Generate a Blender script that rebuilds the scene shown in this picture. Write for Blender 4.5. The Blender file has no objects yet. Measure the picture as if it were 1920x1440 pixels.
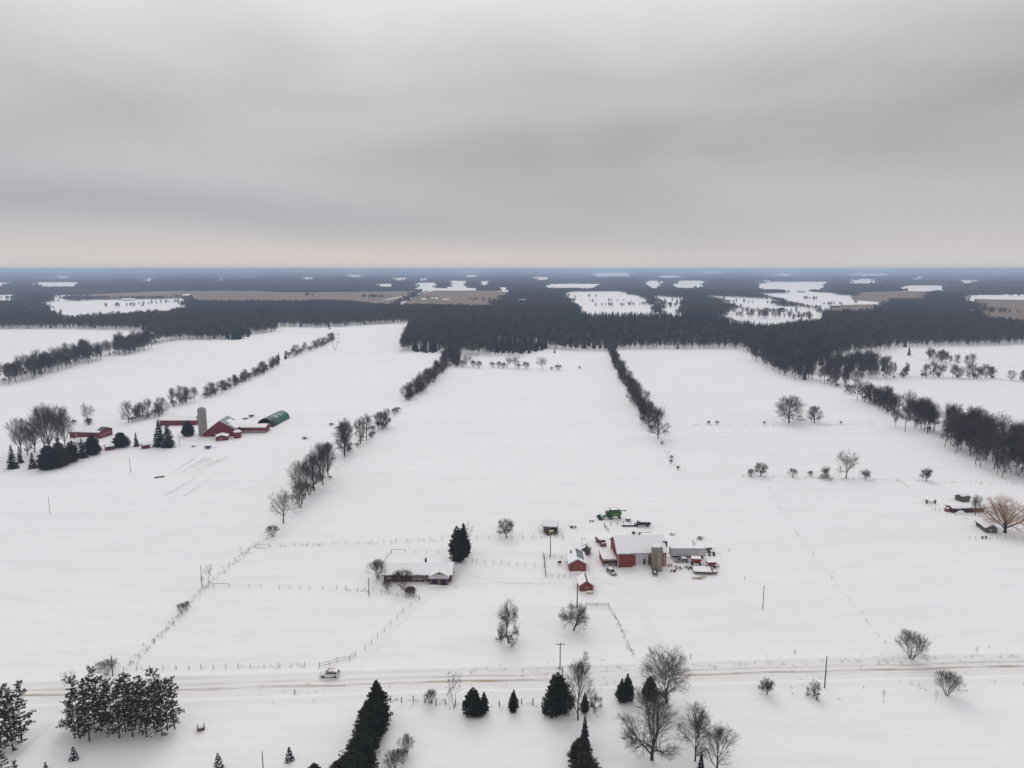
import bpy, math, random
import numpy as np
from mathutils import Vector, Matrix, noise

scene = bpy.context.scene
COL = scene.collection

# ------------------------------------------------------------------ camera
CAM_H, PITCH, FPX = 100.0, math.radians(9.2), 1331.0
cam_data = bpy.data.cameras.new('camera')
cam_data.sensor_width = 36.0
cam_data.sensor_fit = 'HORIZONTAL'
cam_data.lens = FPX / 1920.0 * 36.0
cam_data.clip_start = 1.0
cam_data.clip_end = 200000.0
cam = bpy.data.objects.new('camera', cam_data)
COL.objects.link(cam)
cam.location = (0, 0, CAM_H)
cam.rotation_euler = (math.pi / 2 - PITCH, 0, 0)
scene.camera = cam

# ------------------------------------------------------------------ sky: high overcast with a pale band along the horizon
SUN_EL, SUN_AZ = math.radians(38), math.radians(-8)      # azimuth to the right of straight ahead
world = bpy.data.worlds.new('World')
scene.world = world
world.use_nodes = True
nt = world.node_tree
nt.nodes.clear()
W = nt.nodes.new
out = W('ShaderNodeOutputWorld'); bg = W('ShaderNodeBackground')
sky = W('ShaderNodeTexSky'); sky.sky_type = 'NISHITA'; sky.sun_disc = False
sky.sun_elevation = SUN_EL; sky.sun_rotation = SUN_AZ
skym = W('ShaderNodeMix'); skym.data_type = 'RGBA'; skym.blend_type = 'MULTIPLY'; skym.inputs[0].default_value = 1.0
skym.inputs['B'].default_value = (0.1, 0.1, 0.1, 1)
nt.links.new(sky.outputs[0], skym.inputs['A'])
tc = W('ShaderNodeTexCoord'); nrm = W('ShaderNodeVectorMath'); nrm.operation = 'NORMALIZE'
nt.links.new(tc.outputs['Generated'], nrm.inputs[0])
sep = W('ShaderNodeSeparateXYZ'); nt.links.new(nrm.outputs[0], sep.inputs[0])
def wmath(op, a, b=None, c=None, clamp=False):
    n = W('ShaderNodeMath'); n.operation = op; n.use_clamp = clamp
    for i, x in enumerate((a, b, c)):
        if x is None: continue
        if isinstance(x, (int, float)): n.inputs[i].default_value = x
        else: nt.links.new(x, n.inputs[i])
    return n.outputs[0]
elev = wmath('MULTIPLY', wmath('ARCSINE', sep.outputs['Z']), 180 / math.pi)       # degrees above the horizon
az = wmath('ARCTAN2', sep.outputs['X'], sep.outputs['Y'])
# cloud base seen as a sheet: direction / height
den = wmath('ADD', wmath('ABSOLUTE', sep.outputs['Z']), 0.085)
cx = wmath('DIVIDE', sep.outputs['X'], den); cy = wmath('DIVIDE', sep.outputs['Y'], den)
cmb = W('ShaderNodeCombineXYZ'); nt.links.new(cx, cmb.inputs[0]); nt.links.new(cy, cmb.inputs[1])
def wnoise(scale, detail, dist, off=0.0):
    mp = W('ShaderNodeMapping'); mp.inputs['Location'].default_value = (off, off * 1.7, 0)
    mp.inputs['Scale'].default_value = (scale * 0.55, scale, 1)
    nt.links.new(cmb.outputs[0], mp.inputs[0])
    n = W('ShaderNodeTexNoise'); n.inputs['Scale'].default_value = 1.0; n.inputs['Detail'].default_value = detail
    n.inputs['Roughness'].default_value = 0.42; n.inputs['Distortion'].default_value = dist
    nt.links.new(mp.outputs[0], n.inputs[0]); return n.outputs[0]
n1 = wnoise(0.42, 4, 0.5, 3.1)
n2 = wnoise(1.3, 4, 0.4, 7.7)
sinaz = wmath('SINE', az)
mp3 = W('ShaderNodeMapping'); mp3.inputs['Scale'].default_value = (2.3, 2.3, 8.5); mp3.inputs['Location'].default_value = (0.0, 0.0, 0.0); mp3.inputs['Rotation'].default_value = (0.0, 0.10, 0.0)
nt.links.new(nrm.outputs[0], mp3.inputs[0])
n3_ = W('ShaderNodeTexNoise'); n3_.inputs['Scale'].default_value = 1.0; n3_.inputs['Detail'].default_value = 2.0; n3_.inputs['Roughness'].default_value = 0.35; n3_.inputs['Distortion'].default_value = 0.35
nt.links.new(mp3.outputs[0], n3_.inputs[0]); n3 = n3_.outputs[0]
warp = wmath('MULTIPLY', wmath('SUBTRACT', n1, 0.5), 5.0)
e2 = wmath('ADD', elev, wmath('MULTIPLY', warp, wmath('MULTIPLY', elev, 0.12, clamp=True)))
ramp = W('ShaderNodeValToRGB')
ramp.color_ramp.interpolation = 'B_SPLINE'
fac = wmath('POWER', wmath('DIVIDE', wmath('MAXIMUM', e2, 0.0), 90.0), 0.5)
nt.links.new(fac, ramp.inputs[0])
def stop(deg, col):
    p = math.sqrt(deg / 90.0)
    e = ramp.color_ramp.elements.new(p); e.color = (*col, 1)
els = ramp.color_ramp.elements
els[0].position = 0.0; els[0].color = (0.59, 0.565, 0.55, 1)
els[1].position = 1.0; els[1].color = (0.665, 0.66, 0.665, 1)
for d, c in [(0.8, (0.575, 0.55, 0.535)), (2.0, (0.535, 0.518, 0.515)), (3.4, (0.49, 0.482, 0.495)), (5.0, (0.475, 0.47, 0.488)),
             (7.5, (0.48, 0.474, 0.49)), (11, (0.495, 0.488, 0.50)), (14, (0.54, 0.532, 0.54)), (19, (0.61, 0.603, 0.607)), (25, (0.66, 0.655, 0.66)), (40, (0.67, 0.665, 0.67))]:
    stop(d, c)
mot = wmath('ADD', wmath('MULTIPLY', wmath('SUBTRACT', n3, 0.5), 0.85), wmath('MULTIPLY', wmath('SUBTRACT', n1, 0.5), 0.22))
hib = wmath('MULTIPLY', wmath('SUBTRACT', elev, 0.6), 0.10, clamp=True)
# the veiled sun brightens the cloud round it
sv = W('ShaderNodeVectorMath'); sv.operation = 'DOT_PRODUCT'; nt.links.new(nrm.outputs[0], sv.inputs[0])
sv.inputs[1].default_value = (math.sin(SUN_AZ) * math.cos(SUN_EL), math.cos(SUN_AZ) * math.cos(SUN_EL), math.sin(SUN_EL))
glow = wmath('MULTIPLY', wmath('POWER', wmath('MAXIMUM', sv.outputs['Value'], 0.0), 14.0), 0.42)
# a long blue grey cloud bank low in the sky, deepest to the left
ec = wmath('SUBTRACT', wmath('ADD', 2.9, wmath('MULTIPLY', wmath('SUBTRACT', n3, 0.5), 2.2)), wmath('MULTIPLY', sinaz, 3.3))
dd_ = wmath('DIVIDE', wmath('SUBTRACT', elev, ec), 1.5)
bank = wmath('MULTIPLY', wmath('EXPONENT', wmath('MULTIPLY', wmath('MULTIPLY', dd_, dd_), -1.0)), wmath('SUBTRACT', 0.55, wmath('MULTIPLY', sinaz, 1.1), clamp=True))
pa_ = wmath('DIVIDE', wmath('SUBTRACT', az, 0.05), 0.40); pe_ = wmath('DIVIDE', wmath('SUBTRACT', elev, 10.5), 6.5)
patch = wmath('MULTIPLY', wmath('EXPONENT', wmath('MULTIPLY', wmath('ADD', wmath('MULTIPLY', pa_, pa_), wmath('MULTIPLY', pe_, pe_)), -1.0)), 0.26)
gain = wmath('SUBTRACT', wmath('ADD', wmath('ADD', wmath('MULTIPLY', mot, hib), 1.09), glow), patch)
cl = W('ShaderNodeMix'); cl.data_type = 'RGBA'; cl.blend_type = 'MULTIPLY'; cl.inputs[0].default_value = 1.0
nt.links.new(ramp.outputs[0], cl.inputs['A'])
gc = W('ShaderNodeCombineColor'); [nt.links.new(wmath('MULTIPLY', gain, (1.0, 0.982, 0.985)[i]), gc.inputs[i]) for i in range(3)]
nt.links.new(gc.outputs[0], cl.inputs['B'])
bk_ = W('ShaderNodeMix'); bk_.data_type = 'RGBA'; bk_.inputs['B'].default_value = (0.385, 0.402, 0.445, 1)
nt.links.new(wmath('MULTIPLY', bank, 0.72), bk_.inputs[0]); nt.links.new(cl.outputs['Result'], bk_.inputs['A'])
# warm light under the cloud edge on the sunward side
wz = wmath('DIVIDE', wmath('ADD', az, 0.22), 0.42); we = wmath('DIVIDE', elev, 1.7)
wf = wmath('EXPONENT', wmath('MULTIPLY', wmath('ADD', wmath('MULTIPLY', wz, wz), wmath('MULTIPLY', we, we)), -1.0))
wm_ = W('ShaderNodeMix'); wm_.data_type = 'RGBA'; wm_.inputs['B'].default_value = (0.66, 0.58, 0.525, 1)
nt.links.new(wmath('MULTIPLY', wf, 0.9), wm_.inputs[0]); nt.links.new(bk_.outputs['Result'], wm_.inputs['A'])
cl = wm_
mixs = W('ShaderNodeMix'); mixs.data_type = 'RGBA'; mixs.inputs[0].default_value = 0.97
nt.links.new(skym.outputs['Result'], mixs.inputs['A']); nt.links.new(cl.outputs['Result'], mixs.inputs['B'])
nt.links.new(mixs.outputs['Result'], bg.inputs[0]); bg.inputs[1].default_value = 1.0
nt.links.new(bg.outputs[0], out.inputs[0])

# ------------------------------------------------------------------ sun behind the cloud: weak and very soft
sd = bpy.data.lights.new('sun', 'SUN'); sd.energy = 0.82; sd.angle = math.radians(40); sd.color = (1.0, 0.975, 0.95)
so = bpy.data.objects.new('sun', sd); COL.objects.link(so)
S = Vector((math.sin(SUN_AZ) * math.cos(SUN_EL), math.cos(SUN_AZ) * math.cos(SUN_EL), math.sin(SUN_EL)))
so.rotation_euler = (-S).to_track_quat('-Z', 'Y').to_euler()

scene.view_settings.view_transform = 'Standard'
scene.view_settings.look = 'None'
scene.view_settings.exposure = 0.0
scene.view_settings.gamma = 1.0
scene.view_settings.use_curve_mapping = False
scene.cycles.use_denoising = True
scene.cycles.denoiser = 'OPENIMAGEDENOISE'
scene.cycles.denoising_input_passes = 'RGB_ALBEDO_NORMAL'
scene.cycles.denoising_prefilter = 'ACCURATE'
scene.cycles.volume_bounces = 2

# ------------------------------------------------------------------ survey helpers: where a sight line from the drone meets the land
cP, sP = math.cos(PITCH), math.sin(PITCH)
def sstep(a, b, x):
    t = min(1.0, max(0.0, (x - a) / (b - a))); return t * t * (3 - 2 * t)
def terrain(x, y):
    r = math.hypot(x, y)
    h = 0.0
    a = sstep(1500, 4200, r)
    if a > 0: h += a * 6.0 * noise.noise(Vector((x / 1900.0 + 3.3, y / 1300.0, 0.5)))
    b = sstep(5500, 16000, r)
    if b > 0: h += b * 20.0 * noise.noise(Vector((x / 5200.0, y / 4200.0, 8.5)))
    c = sstep(120, 420, r)
    if c > 0: h += c * 0.9 * noise.noise(Vector((x / 110.0, y / 75.0, 2.0)))
    return h
def sight(u, v):
    x = (u - 960.0) / FPX; y = -(v - 720.0) / FPX
    return x, cP + y * sP, -sP + y * cP
def G(u, v, above=0.0):
    dx, dy, dz = sight(u, v)
    if v > 690:
        t = (above - CAM_H) / dz
        for _ in range(3):
            t = (above + terrain(dx * t, dy * t) - CAM_H) / dz
        return Vector((dx * t, dy * t, terrain(dx * t, dy * t)))
    t = 400.0
    while t < 45000:
        if CAM_H + dz * t < terrain(dx * t, dy * t) + above: break
        t *= 1.006
    return Vector((dx * t, dy * t, terrain(dx * t, dy * t)))
def rise(u, v, vt):                # height of a thing whose foot is at (u, v) and whose top reaches row vt
    b = G(u, v); dx, dy, dz = sight(u, vt)
    return CAM_H + dz * b.y / dy - b.z

# ------------------------------------------------------------------ materials
def mat(name, col, rough=0.7, var=0.0, vscale=1.0, bump=0.0, bscale=5.0, metal=0.0, inst=0.0, stretch=None, spec=0.3):
    m = bpy.data.materials.new(name); m.use_nodes = True
    t = m.node_tree; b = t.nodes['Principled BSDF']
    b.inputs['Base Color'].default_value = (*col, 1); b.inputs['Roughness'].default_value = rough
    b.inputs['Metallic'].default_value = metal; b.inputs['Specular IOR Level'].default_value = spec
    src = None
    if var or bump:
        co = t.nodes.new('ShaderNodeTexCoord'); mp = t.nodes.new('ShaderNodeMapping')
        if stretch: mp.inputs['Scale'].default_value = stretch
        t.links.new(co.outputs['Object'], mp.inputs[0])
    if var:
        n = t.nodes.new('ShaderNodeTexNoise'); n.inputs['Scale'].default_value = vscale; n.inputs['Detail'].default_value = 5
        t.links.new(mp.outputs[0], n.inputs[0])
        r = t.nodes.new('ShaderNodeMapRange'); r.inputs['From Min'].default_value = 0.25; r.inputs['From Max'].default_value = 0.75
        r.inputs['To Min'].default_value = 1 - var; r.inputs['To Max'].default_value = 1 + var
        t.links.new(n.outputs[0], r.inputs[0])
        src = r.outputs[0]
    if inst:
        oi = t.nodes.new('ShaderNodeObjectInfo'); r2 = t.nodes.new('ShaderNodeMapRange')
        r2.inputs['To Min'].default_value = 1 - inst; r2.inputs['To Max'].default_value = 1 + inst
        t.links.new(oi.outputs['Random'], r2.inputs[0])
        if src:
            mm = t.nodes.new('ShaderNodeMath'); mm.operation = 'MULTIPLY'
            t.links.new(src, mm.inputs[0]); t.links.new(r2.outputs[0], mm.inputs[1]); src = mm.outputs[0]
        else: src = r2.outputs[0]
    if src:
        vm = t.nodes.new('ShaderNodeVectorMath'); vm.operation = 'SCALE'; vm.inputs[0].default_value = col
        t.links.new(src, vm.inputs['Scale']); t.links.new(vm.outputs[0], b.inputs['Base Color'])
    if bump:
        n = t.nodes.new('ShaderNodeTexNoise'); n.inputs['Scale'].default_value = bscale; n.inputs['Detail'].default_value = 4
        t.links.new(mp.outputs[0], n.inputs[0])
        bp = t.nodes.new('ShaderNodeBump'); bp.inputs['Strength'].default_value = 1.0; bp.inputs['Distance'].default_value = bump
        t.links.new(n.outputs[0], bp.inputs['Height']); t.links.new(bp.outputs[0], b.inputs['Normal'])
    return m

def snow_ground_mat():
    m = bpy.data.materials.new('field_snow'); m.use_nodes = True
    t = m.node_tree; b = t.nodes['Principled BSDF']; N = t.nodes.new
    b.inputs['Roughness'].default_value = 0.75; b.inputs['Specular IOR Level'].default_value = 0.15
    co = N('ShaderNodeTexCoord')
    def ns(sc, det, st=(1, 1, 1), rot=0.0, rough=0.5):
        mp = N('ShaderNodeMapping'); mp.inputs['Scale'].default_value = st; mp.inputs['Rotation'].default_value = (0, 0, rot)
        t.links.new(co.outputs['Object'], mp.inputs[0])
        n = N('ShaderNodeTexNoise'); n.inputs['Scale'].default_value = sc; n.inputs['Detail'].default_value = det; n.inputs['Roughness'].default_value = rough
        t.links.new(mp.outputs[0], n.inputs[0]); return n.outputs[0]
    def M(op, a, c):
        n = N('ShaderNodeMath'); n.operation = op
        for i, x in enumerate((a, c)):
            if isinstance(x, (int, float)): n.inputs[i].default_value = x
            else: t.links.new(x, n.inputs[i])
        return n.outputs[0]
    big = ns(0.012, 5, (1, 1.6, 1)); mid = ns(0.09, 5, (0.35, 1.0, 1), 0.25); fine = ns(0.9, 4, (0.6, 1, 1), 0.3)
    stub = ns(3.5, 3, (1, 1, 1), 0, 0.7)
    # colour: fresh snow, very slightly greyer where stubble and crust come through
    k = M('ADD', M('MULTIPLY', M('SUBTRACT', big, 0.5), 0.10), M('MULTIPLY', M('SUBTRACT', mid, 0.5), 0.06))
    k = M('ADD', k, 1.0)
    th = N('ShaderNodeMapRange'); th.inputs['From Min'].default_value = 0.66; th.inputs['From Max'].default_value = 0.8
    t.links.new(stub, th.inputs[0])
    dens = N('ShaderNodeMapRange'); dens.inputs['From Min'].default_value = 0.5; dens.inputs['From Max'].default_value = 0.7
    t.links.new(mid, dens.inputs[0])
    k = M('SUBTRACT', k, M('MULTIPLY', M('MULTIPLY', th.outputs[0], dens.outputs[0]), 0.12))
    vm = N('ShaderNodeVectorMath'); vm.operation = 'SCALE'; vm.inputs[0].default_value = (0.85, 0.845, 0.86)
    t.links.new(k, vm.inputs['Scale']); t.links.new(vm.outputs[0], b.inputs['Base Color'])
    h = M('ADD', M('MULTIPLY', mid, 1.5), M('ADD', M('MULTIPLY', fine, 0.05), M('MULTIPLY', big, 1.0)))
    bp = N('ShaderNodeBump'); bp.inputs['Strength'].default_value = 1.0; bp.inputs['Distance'].default_value = 1.0
    t.links.new(h, bp.inputs['Height']); t.links.new(bp.outputs[0], b.inputs['Normal'])
    return m

def road_mat():
    # packed snow with sanded wheel tracks; UV is metres along / across
    m = bpy.data.materials.new('packed_snow_road'); m.use_nodes = True
    t = m.node_tree; b = t.nodes['Principled BSDF']; N = t.nodes.new
    b.inputs['Roughness'].default_value = 0.6; b.inputs['Specular IOR Level'].default_value = 0.2
    uv = N('ShaderNodeUVMap'); sp = N('ShaderNodeSeparateXYZ'); t.links.new(uv.outputs[0], sp.inputs[0])
    def M(op, a, c=0.0, cl=False):
        n = N('ShaderNodeMath'); n.operation = op; n.use_clamp = cl
        for i, x in enumerate((a, c)):
            if isinstance(x, (int, float)): n.inputs[i].default_value = x
            else: t.links.new(x, n.inputs[i])
        return n.outputs[0]
    def ns(st, det=4):
        mp = N('ShaderNodeMapping'); mp.inputs['Scale'].default_value = st; t.links.new(uv.outputs[0], mp.inputs[0])
        n = N('ShaderNodeTexNoise'); n.inputs['Scale'].default_value = 1; n.inputs['Detail'].default_value = det; t.links.new(mp.outputs[0], n.inputs[0]); return n.outputs[0]
    along = ns((0.022, 0.0, 1), 3); streak = ns((0.12, 2.2, 1), 5); wob = ns((0.05, 0.1, 1), 3)
    v = M('ADD', sp.outputs[1], M('MULTIPLY', M('SUBTRACT', wob, 0.5), 2.2))
    def track(c, w):
        d = M('DIVIDE', M('ABSOLUTE', M('SUBTRACT', v, c)), w); return M('SUBTRACT', 1.0, d, True)
    def rng(x, a, bb):
        r = N('ShaderNodeMapRange'); r.inputs['From Min'].default_value = a; r.inputs['From Max'].default_value = bb; t.links.new(x, r.inputs[0]); return r.outputs[0]
    sand = M('MULTIPLY', M('MAXIMUM', track(-0.4, 0.8), M('MULTIPLY', track(1.7, 0.7), 0.45)), rng(streak, 0.30, 0.58))
    sand = M('MULTIPLY', M('MULTIPLY', sand, rng(along, 0.36, 0.54), True), 1.25, True)
    grit = M('MULTIPLY', M('MAXIMUM', track(-1.9, 0.8), track(2.3, 0.9)), rng(streak, 0.45, 0.8))
    mx = N('ShaderNodeMix'); mx.data_type = 'RGBA'; mx.inputs['A'].default_value = (0.80, 0.79, 0.79, 1); mx.inputs['B'].default_value = (0.60, 0.585, 0.565, 1)
    t.links.new(grit, mx.inputs[0])
    m2 = N('ShaderNodeMix'); m2.data_type = 'RGBA'; m2.inputs['B'].default_value = (0.36, 0.285, 0.20, 1)
    t.links.new(mx.outputs['Result'], m2.inputs['A']); t.links.new(sand, m2.inputs[0]); t.links.new(m2.outputs['Result'], b.inputs['Base Color'])
    bp = N('ShaderNodeBump'); bp.inputs['Distance'].default_value = 0.12; t.links.new(streak, bp.inputs['Height']); t.links.new(bp.outputs[0], b.inputs['Normal'])
    return m

M_SNOW = snow_ground_mat()
M_ROAD = road_mat()
M_RSNOW = mat('roof_snow', (0.86, 0.855, 0.87), 0.75, 0.02, 0.3, 0.05, 0.5, spec=0.15)
M_TRACK = mat('trodden_snow', (0.825, 0.82, 0.832), 0.7, 0.03, 0.3, 0.15, 1.2, spec=0.15)
M_BARK = mat('bark', (0.042, 0.035, 0.032), 0.9, 0.25, 2.0, inst=0.2)
M_TWIG = mat('twigs', (0.055, 0.045, 0.043), 0.9, inst=0.25)
M_GREYBARK = mat('grey_bark', (0.085, 0.077, 0.072), 0.9, 0.25, 2.0, inst=0.2)
M_GREYTWIG = mat('grey_twigs', (0.10, 0.089, 0.085), 0.9, inst=0.2)
M_FTWIG = mat('forest_twigs', (0.060, 0.050, 0.050), 0.9, inst=0.55)
M_FBARK = mat('forest_bark', (0.15, 0.135, 0.128), 0.9, inst=0.45)
M_WILLOW = mat('willow_twigs', (0.34, 0.20, 0.085), 0.8, inst=0.1)
M_REDTWIG = mat('red_twigs', (0.15, 0.075, 0.06), 0.85, 0.2, 1.0)
M_CEDAR = mat('cedar_foliage', (0.028, 0.032, 0.020), 0.8, 0.35, 0.8, inst=0.15)
M_BROWNCEDAR = mat('bronzed_cedar_foliage', (0.062, 0.052, 0.035), 0.8, 0.35, 0.8, inst=0.1)
M_SPRUCE = mat('spruce_foliage', (0.025, 0.036, 0.040), 0.8, 0.3, 0.8, inst=0.15)
M_PINE = mat('pine_needles', (0.040, 0.050, 0.022), 0.8, 0.3, 0.8, inst=0.15)
M_PINEBARK = mat('pine_bark', (0.055, 0.045, 0.045), 0.9, 0.3, 3.0)
M_CANOPY = mat('distant_canopy', (0.042, 0.042, 0.048), 0.95, 0.35, 0.004)
M_STUBBLE = mat('stubble', (0.20, 0.148, 0.108), 0.95, 0.16, 0.012)
M_RED = mat('red_boards', (0.23, 0.05, 0.042), 0.75, 0.16, 1.5, 0.02, 9, stretch=(4, 4, 0.25))
M_DEEPRED = mat('deep_red_boards', (0.165, 0.03, 0.038), 0.75, 0.16, 1.2, 0.02, 9, stretch=(4, 4, 0.25))
M_BRICK = mat('red_brick', (0.12, 0.045, 0.036), 0.85, 0.22, 3.0, 0.01, 14)
M_ROOFDARK = mat('dark_shingle', (0.045, 0.047, 0.052), 0.85, 0.2, 2.0)
M_TIN = mat('teal_grey_tin', (0.17, 0.215, 0.225), 0.5, 0.2, 0.8, metal=0.2)
M_GREENTIN = mat('green_tin', (0.010, 0.115, 0.082), 0.5, 0.15, 0.7)
M_OXBLOOD = mat('weathered_oxblood_boards', (0.075, 0.022, 0.024), 0.8, 0.3, 1.2, stretch=(3, 3, 0.4))
M_WHITE = mat('white_paint', (0.68, 0.68, 0.67), 0.5, 0.06, 2.0)
M_TRAILER = mat('weathered_white_sheet', (0.50, 0.50, 0.515), 0.45, 0.12, 0.8, stretch=(1, 1, 0.3))
M_CONC = mat('stave_concrete', (0.27, 0.255, 0.225), 0.9, 0.22, 1.2, 0.02, 6)
M_STAINED = mat('stained_concrete', (0.225, 0.195, 0.145), 0.85, 0.5, 0.55, stretch=(1, 1, 0.35))
M_FROSTED = mat('frosted_shingle', (0.42, 0.42, 0.45), 0.85, 0.15, 1.0)
M_DARK = mat('dark_steel', (0.03, 0.03, 0.033), 0.6, 0.2, 2.0)
M_GREYSTEEL = mat('grey_steel', (0.21, 0.21, 0.22), 0.45, 0.15, 2.0, metal=0.4)
M_WOOD = mat('weathered_wood', (0.115, 0.095, 0.08), 0.9, 0.25, 1.5, stretch=(2, 2, 0.4))
M_OLDWOOD = mat('grey_old_boards', (0.10, 0.09, 0.085), 0.9, 0.3, 1.5, stretch=(3, 3, 0.4))
M_TAN = mat('tan_boards', (0.22, 0.14, 0.08), 0.85, 0.2, 1.0)
M_LUMBER = mat('pale_lumber', (0.50, 0.40, 0.26), 0.8, 0.15, 2.0)
M_GLASS = mat('dark_glass', (0.012, 0.014, 0.018), 0.12, spec=0.6)
M_RUBBER = mat('rubber', (0.018, 0.018, 0.018), 0.85)
M_GREEN = mat('combine_green', (0.022, 0.13, 0.035), 0.4)
M_YELLOW = mat('machine_yellow', (0.52, 0.33, 0.03), 0.5, 0.15, 2.0)
M_BLUE = mat('blue_paint', (0.012, 0.035, 0.21), 0.5)
M_NAVY = mat('navy_paint', (0.018, 0.02, 0.038), 0.5)
M_PEARL = mat('champagne_paint', (0.70, 0.67, 0.62), 0.25, spec=0.5)
M_SILVER = mat('silver_paint', (0.33, 0.335, 0.35), 0.28, metal=0.35)
M_RUST = mat('rust_red_paint', (0.21, 0.035, 0.028), 0.6, 0.25, 2.0)
M_ORANGE = mat('orange_red_paint', (0.27, 0.045, 0.018), 0.55, 0.25, 2.0)
M_RUSTBROWN = mat('rust_brown', (0.115, 0.055, 0.04), 0.9, 0.3, 2.0)
M_BLACK = mat('black_cover_and_bay_shade', (0.012, 0.012, 0.014), 0.6)  # grill cover, and the shade painted into the machine shed bay
M_LAMP = mat('lamp_glass', (0.6, 0.6, 0.58), 0.2)
M_TAIL = mat('tail_lamp', (0.22, 0.012, 0.012), 0.3)
M_STRAW = mat('dry_weed_stems', (0.20, 0.165, 0.12), 0.9, 0.3, 0.3)

# ------------------------------------------------------------------ mesh helpers
def np_mesh(name, V, F, mats, midx=None, smooth=False):
    V = np.ascontiguousarray(V, dtype=np.float32); F = np.ascontiguousarray(F, dtype=np.int32)
    k = F.shape[1]
    me = bpy.data.meshes.new(name)
    me.vertices.add(len(V)); me.vertices.foreach_set('co', V.ravel())
    me.loops.add(F.size); me.loops.foreach_set('vertex_index', F.ravel())
    me.polygons.add(len(F)); me.polygons.foreach_set('loop_start', np.arange(0, F.size, k, dtype=np.int32))
    for m in (mats if isinstance(mats, (list, tuple)) else [mats]): me.materials.append(m)
    if midx is not None: me.polygons.foreach_set('material_index', np.ascontiguousarray(midx, dtype=np.int32))
    if smooth: me.polygons.foreach_set('use_smooth', np.ones(len(F), dtype=bool))
    me.update(calc_edges=True)
    return me

def tag(o, label=None, cat=None, group=None, kind=None):
    if label: o['label'] = label
    if cat: o['category'] = cat
    if group: o['group'] = group
    if kind: o['kind'] = kind
    return o
def link(name, me, parent=None, loc=(0, 0, 0), rz=0.0):
    o = bpy.data.objects.new(name, me); COL.objects.link(o)
    o.location = loc; o.rotation_euler = (0, 0, rz)
    if parent is not None: o.parent = parent
    return o
def thing(name, label, cat, loc, rz=0.0, group=None):
    return tag(link(name, None, None, loc, rz), label, cat, group)

class MB:
    """collects shapes that make ONE mesh"""
    def __init__(s): s.v = []; s.f = []
    def add(s, vs, fs):
        n = len(s.v); s.v += [tuple(p) for p in vs]; s.f += [tuple(i + n for i in f) for f in fs]; return s
    def box(s, x0, x1, y0, y1, z0, z1, tx=0.0, ty=0.0):
        # tx, ty shrink the top
        return s.add([(x0, y0, z0), (x1, y0, z0), (x1, y1, z0), (x0, y1, z0), (x0 + tx, y0 + ty, z1), (x1 - tx, y0 + ty, z1), (x1 - tx, y1 - ty, z1), (x0 + tx, y1 - ty, z1)],
                     [(0, 3, 2, 1), (4, 5, 6, 7), (0, 1, 5, 4), (1, 2, 6, 5), (2, 3, 7, 6), (3, 0, 4, 7)])
    def prism(s, poly, axis, a, b, b_scale=None):
        # poly: 2-d points; axis 'x': (y, z), 'y': (x, z), 'z': (x, y); counter-clockwise seen from +axis (from -y for 'y')
        def p3(p, t):
            return (t, p[0], p[1]) if axis == 'x' else (p[0], t, p[1]) if axis == 'y' else (p[0], p[1], t)
        n = len(poly); vs = [p3(p, a) for p in poly] + [p3(p, b) for p in poly]
        fs = [tuple(range(n))[::-1], tuple(range(n, 2 * n))] + [(i, (i + 1) % n, (i + 1) % n + n, i + n) for i in range(n)]
        if axis == 'y': fs = [f[::-1] for f in fs]
        return s.add(vs, fs)
    def tube(s, p0, p1, r0, r1=None, n=8, caps=True):
        r1 = r0 if r1 is None else r1
        p0 = Vector(p0); p1 = Vector(p1); d = (p1 - p0).normalized()
        a = d.orthogonal().normalized(); b = d.cross(a)
        vs = []
        for p, r in ((p0, r0), (p1, r1)):
            for i in range(n):
                t = 2 * math.pi * i / n; vs.append(p + a * (math.cos(t) * r) + b * (math.sin(t) * r))
        fs = [(i, (i + 1) % n, (i + 1) % n + n, i + n) for i in range(n)]
        if caps: fs += [tuple(range(n))[::-1], tuple(range(n, 2 * n))]
        return s.add(vs, fs)
    def lathe(s, prof, c=(0, 0, 0), n=20):
        vs = []; fs = []
        for r, z in prof:
            for i in range(n):
                t = 2 * math.pi * i / n; vs.append((c[0] + r * math.cos(t), c[1] + r * math.sin(t), c[2] + z))
        for k in range(len(prof) - 1):
            for i in range(n):
                fs.append((k * n + i, k * n + (i + 1) % n, (k + 1) * n + (i + 1) % n, (k + 1) * n + i))
        fs.append(tuple(range(n))[::-1]); fs.append(tuple(range((len(prof) - 1) * n, len(prof) * n)))
        return s.add(vs, fs)
    def mesh(s, name, m, smooth=False):
        me = bpy.data.meshes.new(name); me.from_pydata(s.v, [], s.f)
        me.materials.append(m)
        if smooth: me.polygons.foreach_set('use_smooth', [True] * len(me.polygons))
        me.update(); return me
    def build(s, name, m, parent=None, loc=(0, 0, 0), rz=0.0, smooth=False, bevel=0.0):
        o = link(name, s.mesh(name, m, smooth), parent, loc, rz)
        if bevel:
            bv = o.modifiers.new('bevel', 'BEVEL'); bv.width = bevel; bv.segments = 2; bv.limit_method = 'ANGLE'
        return o

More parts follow.
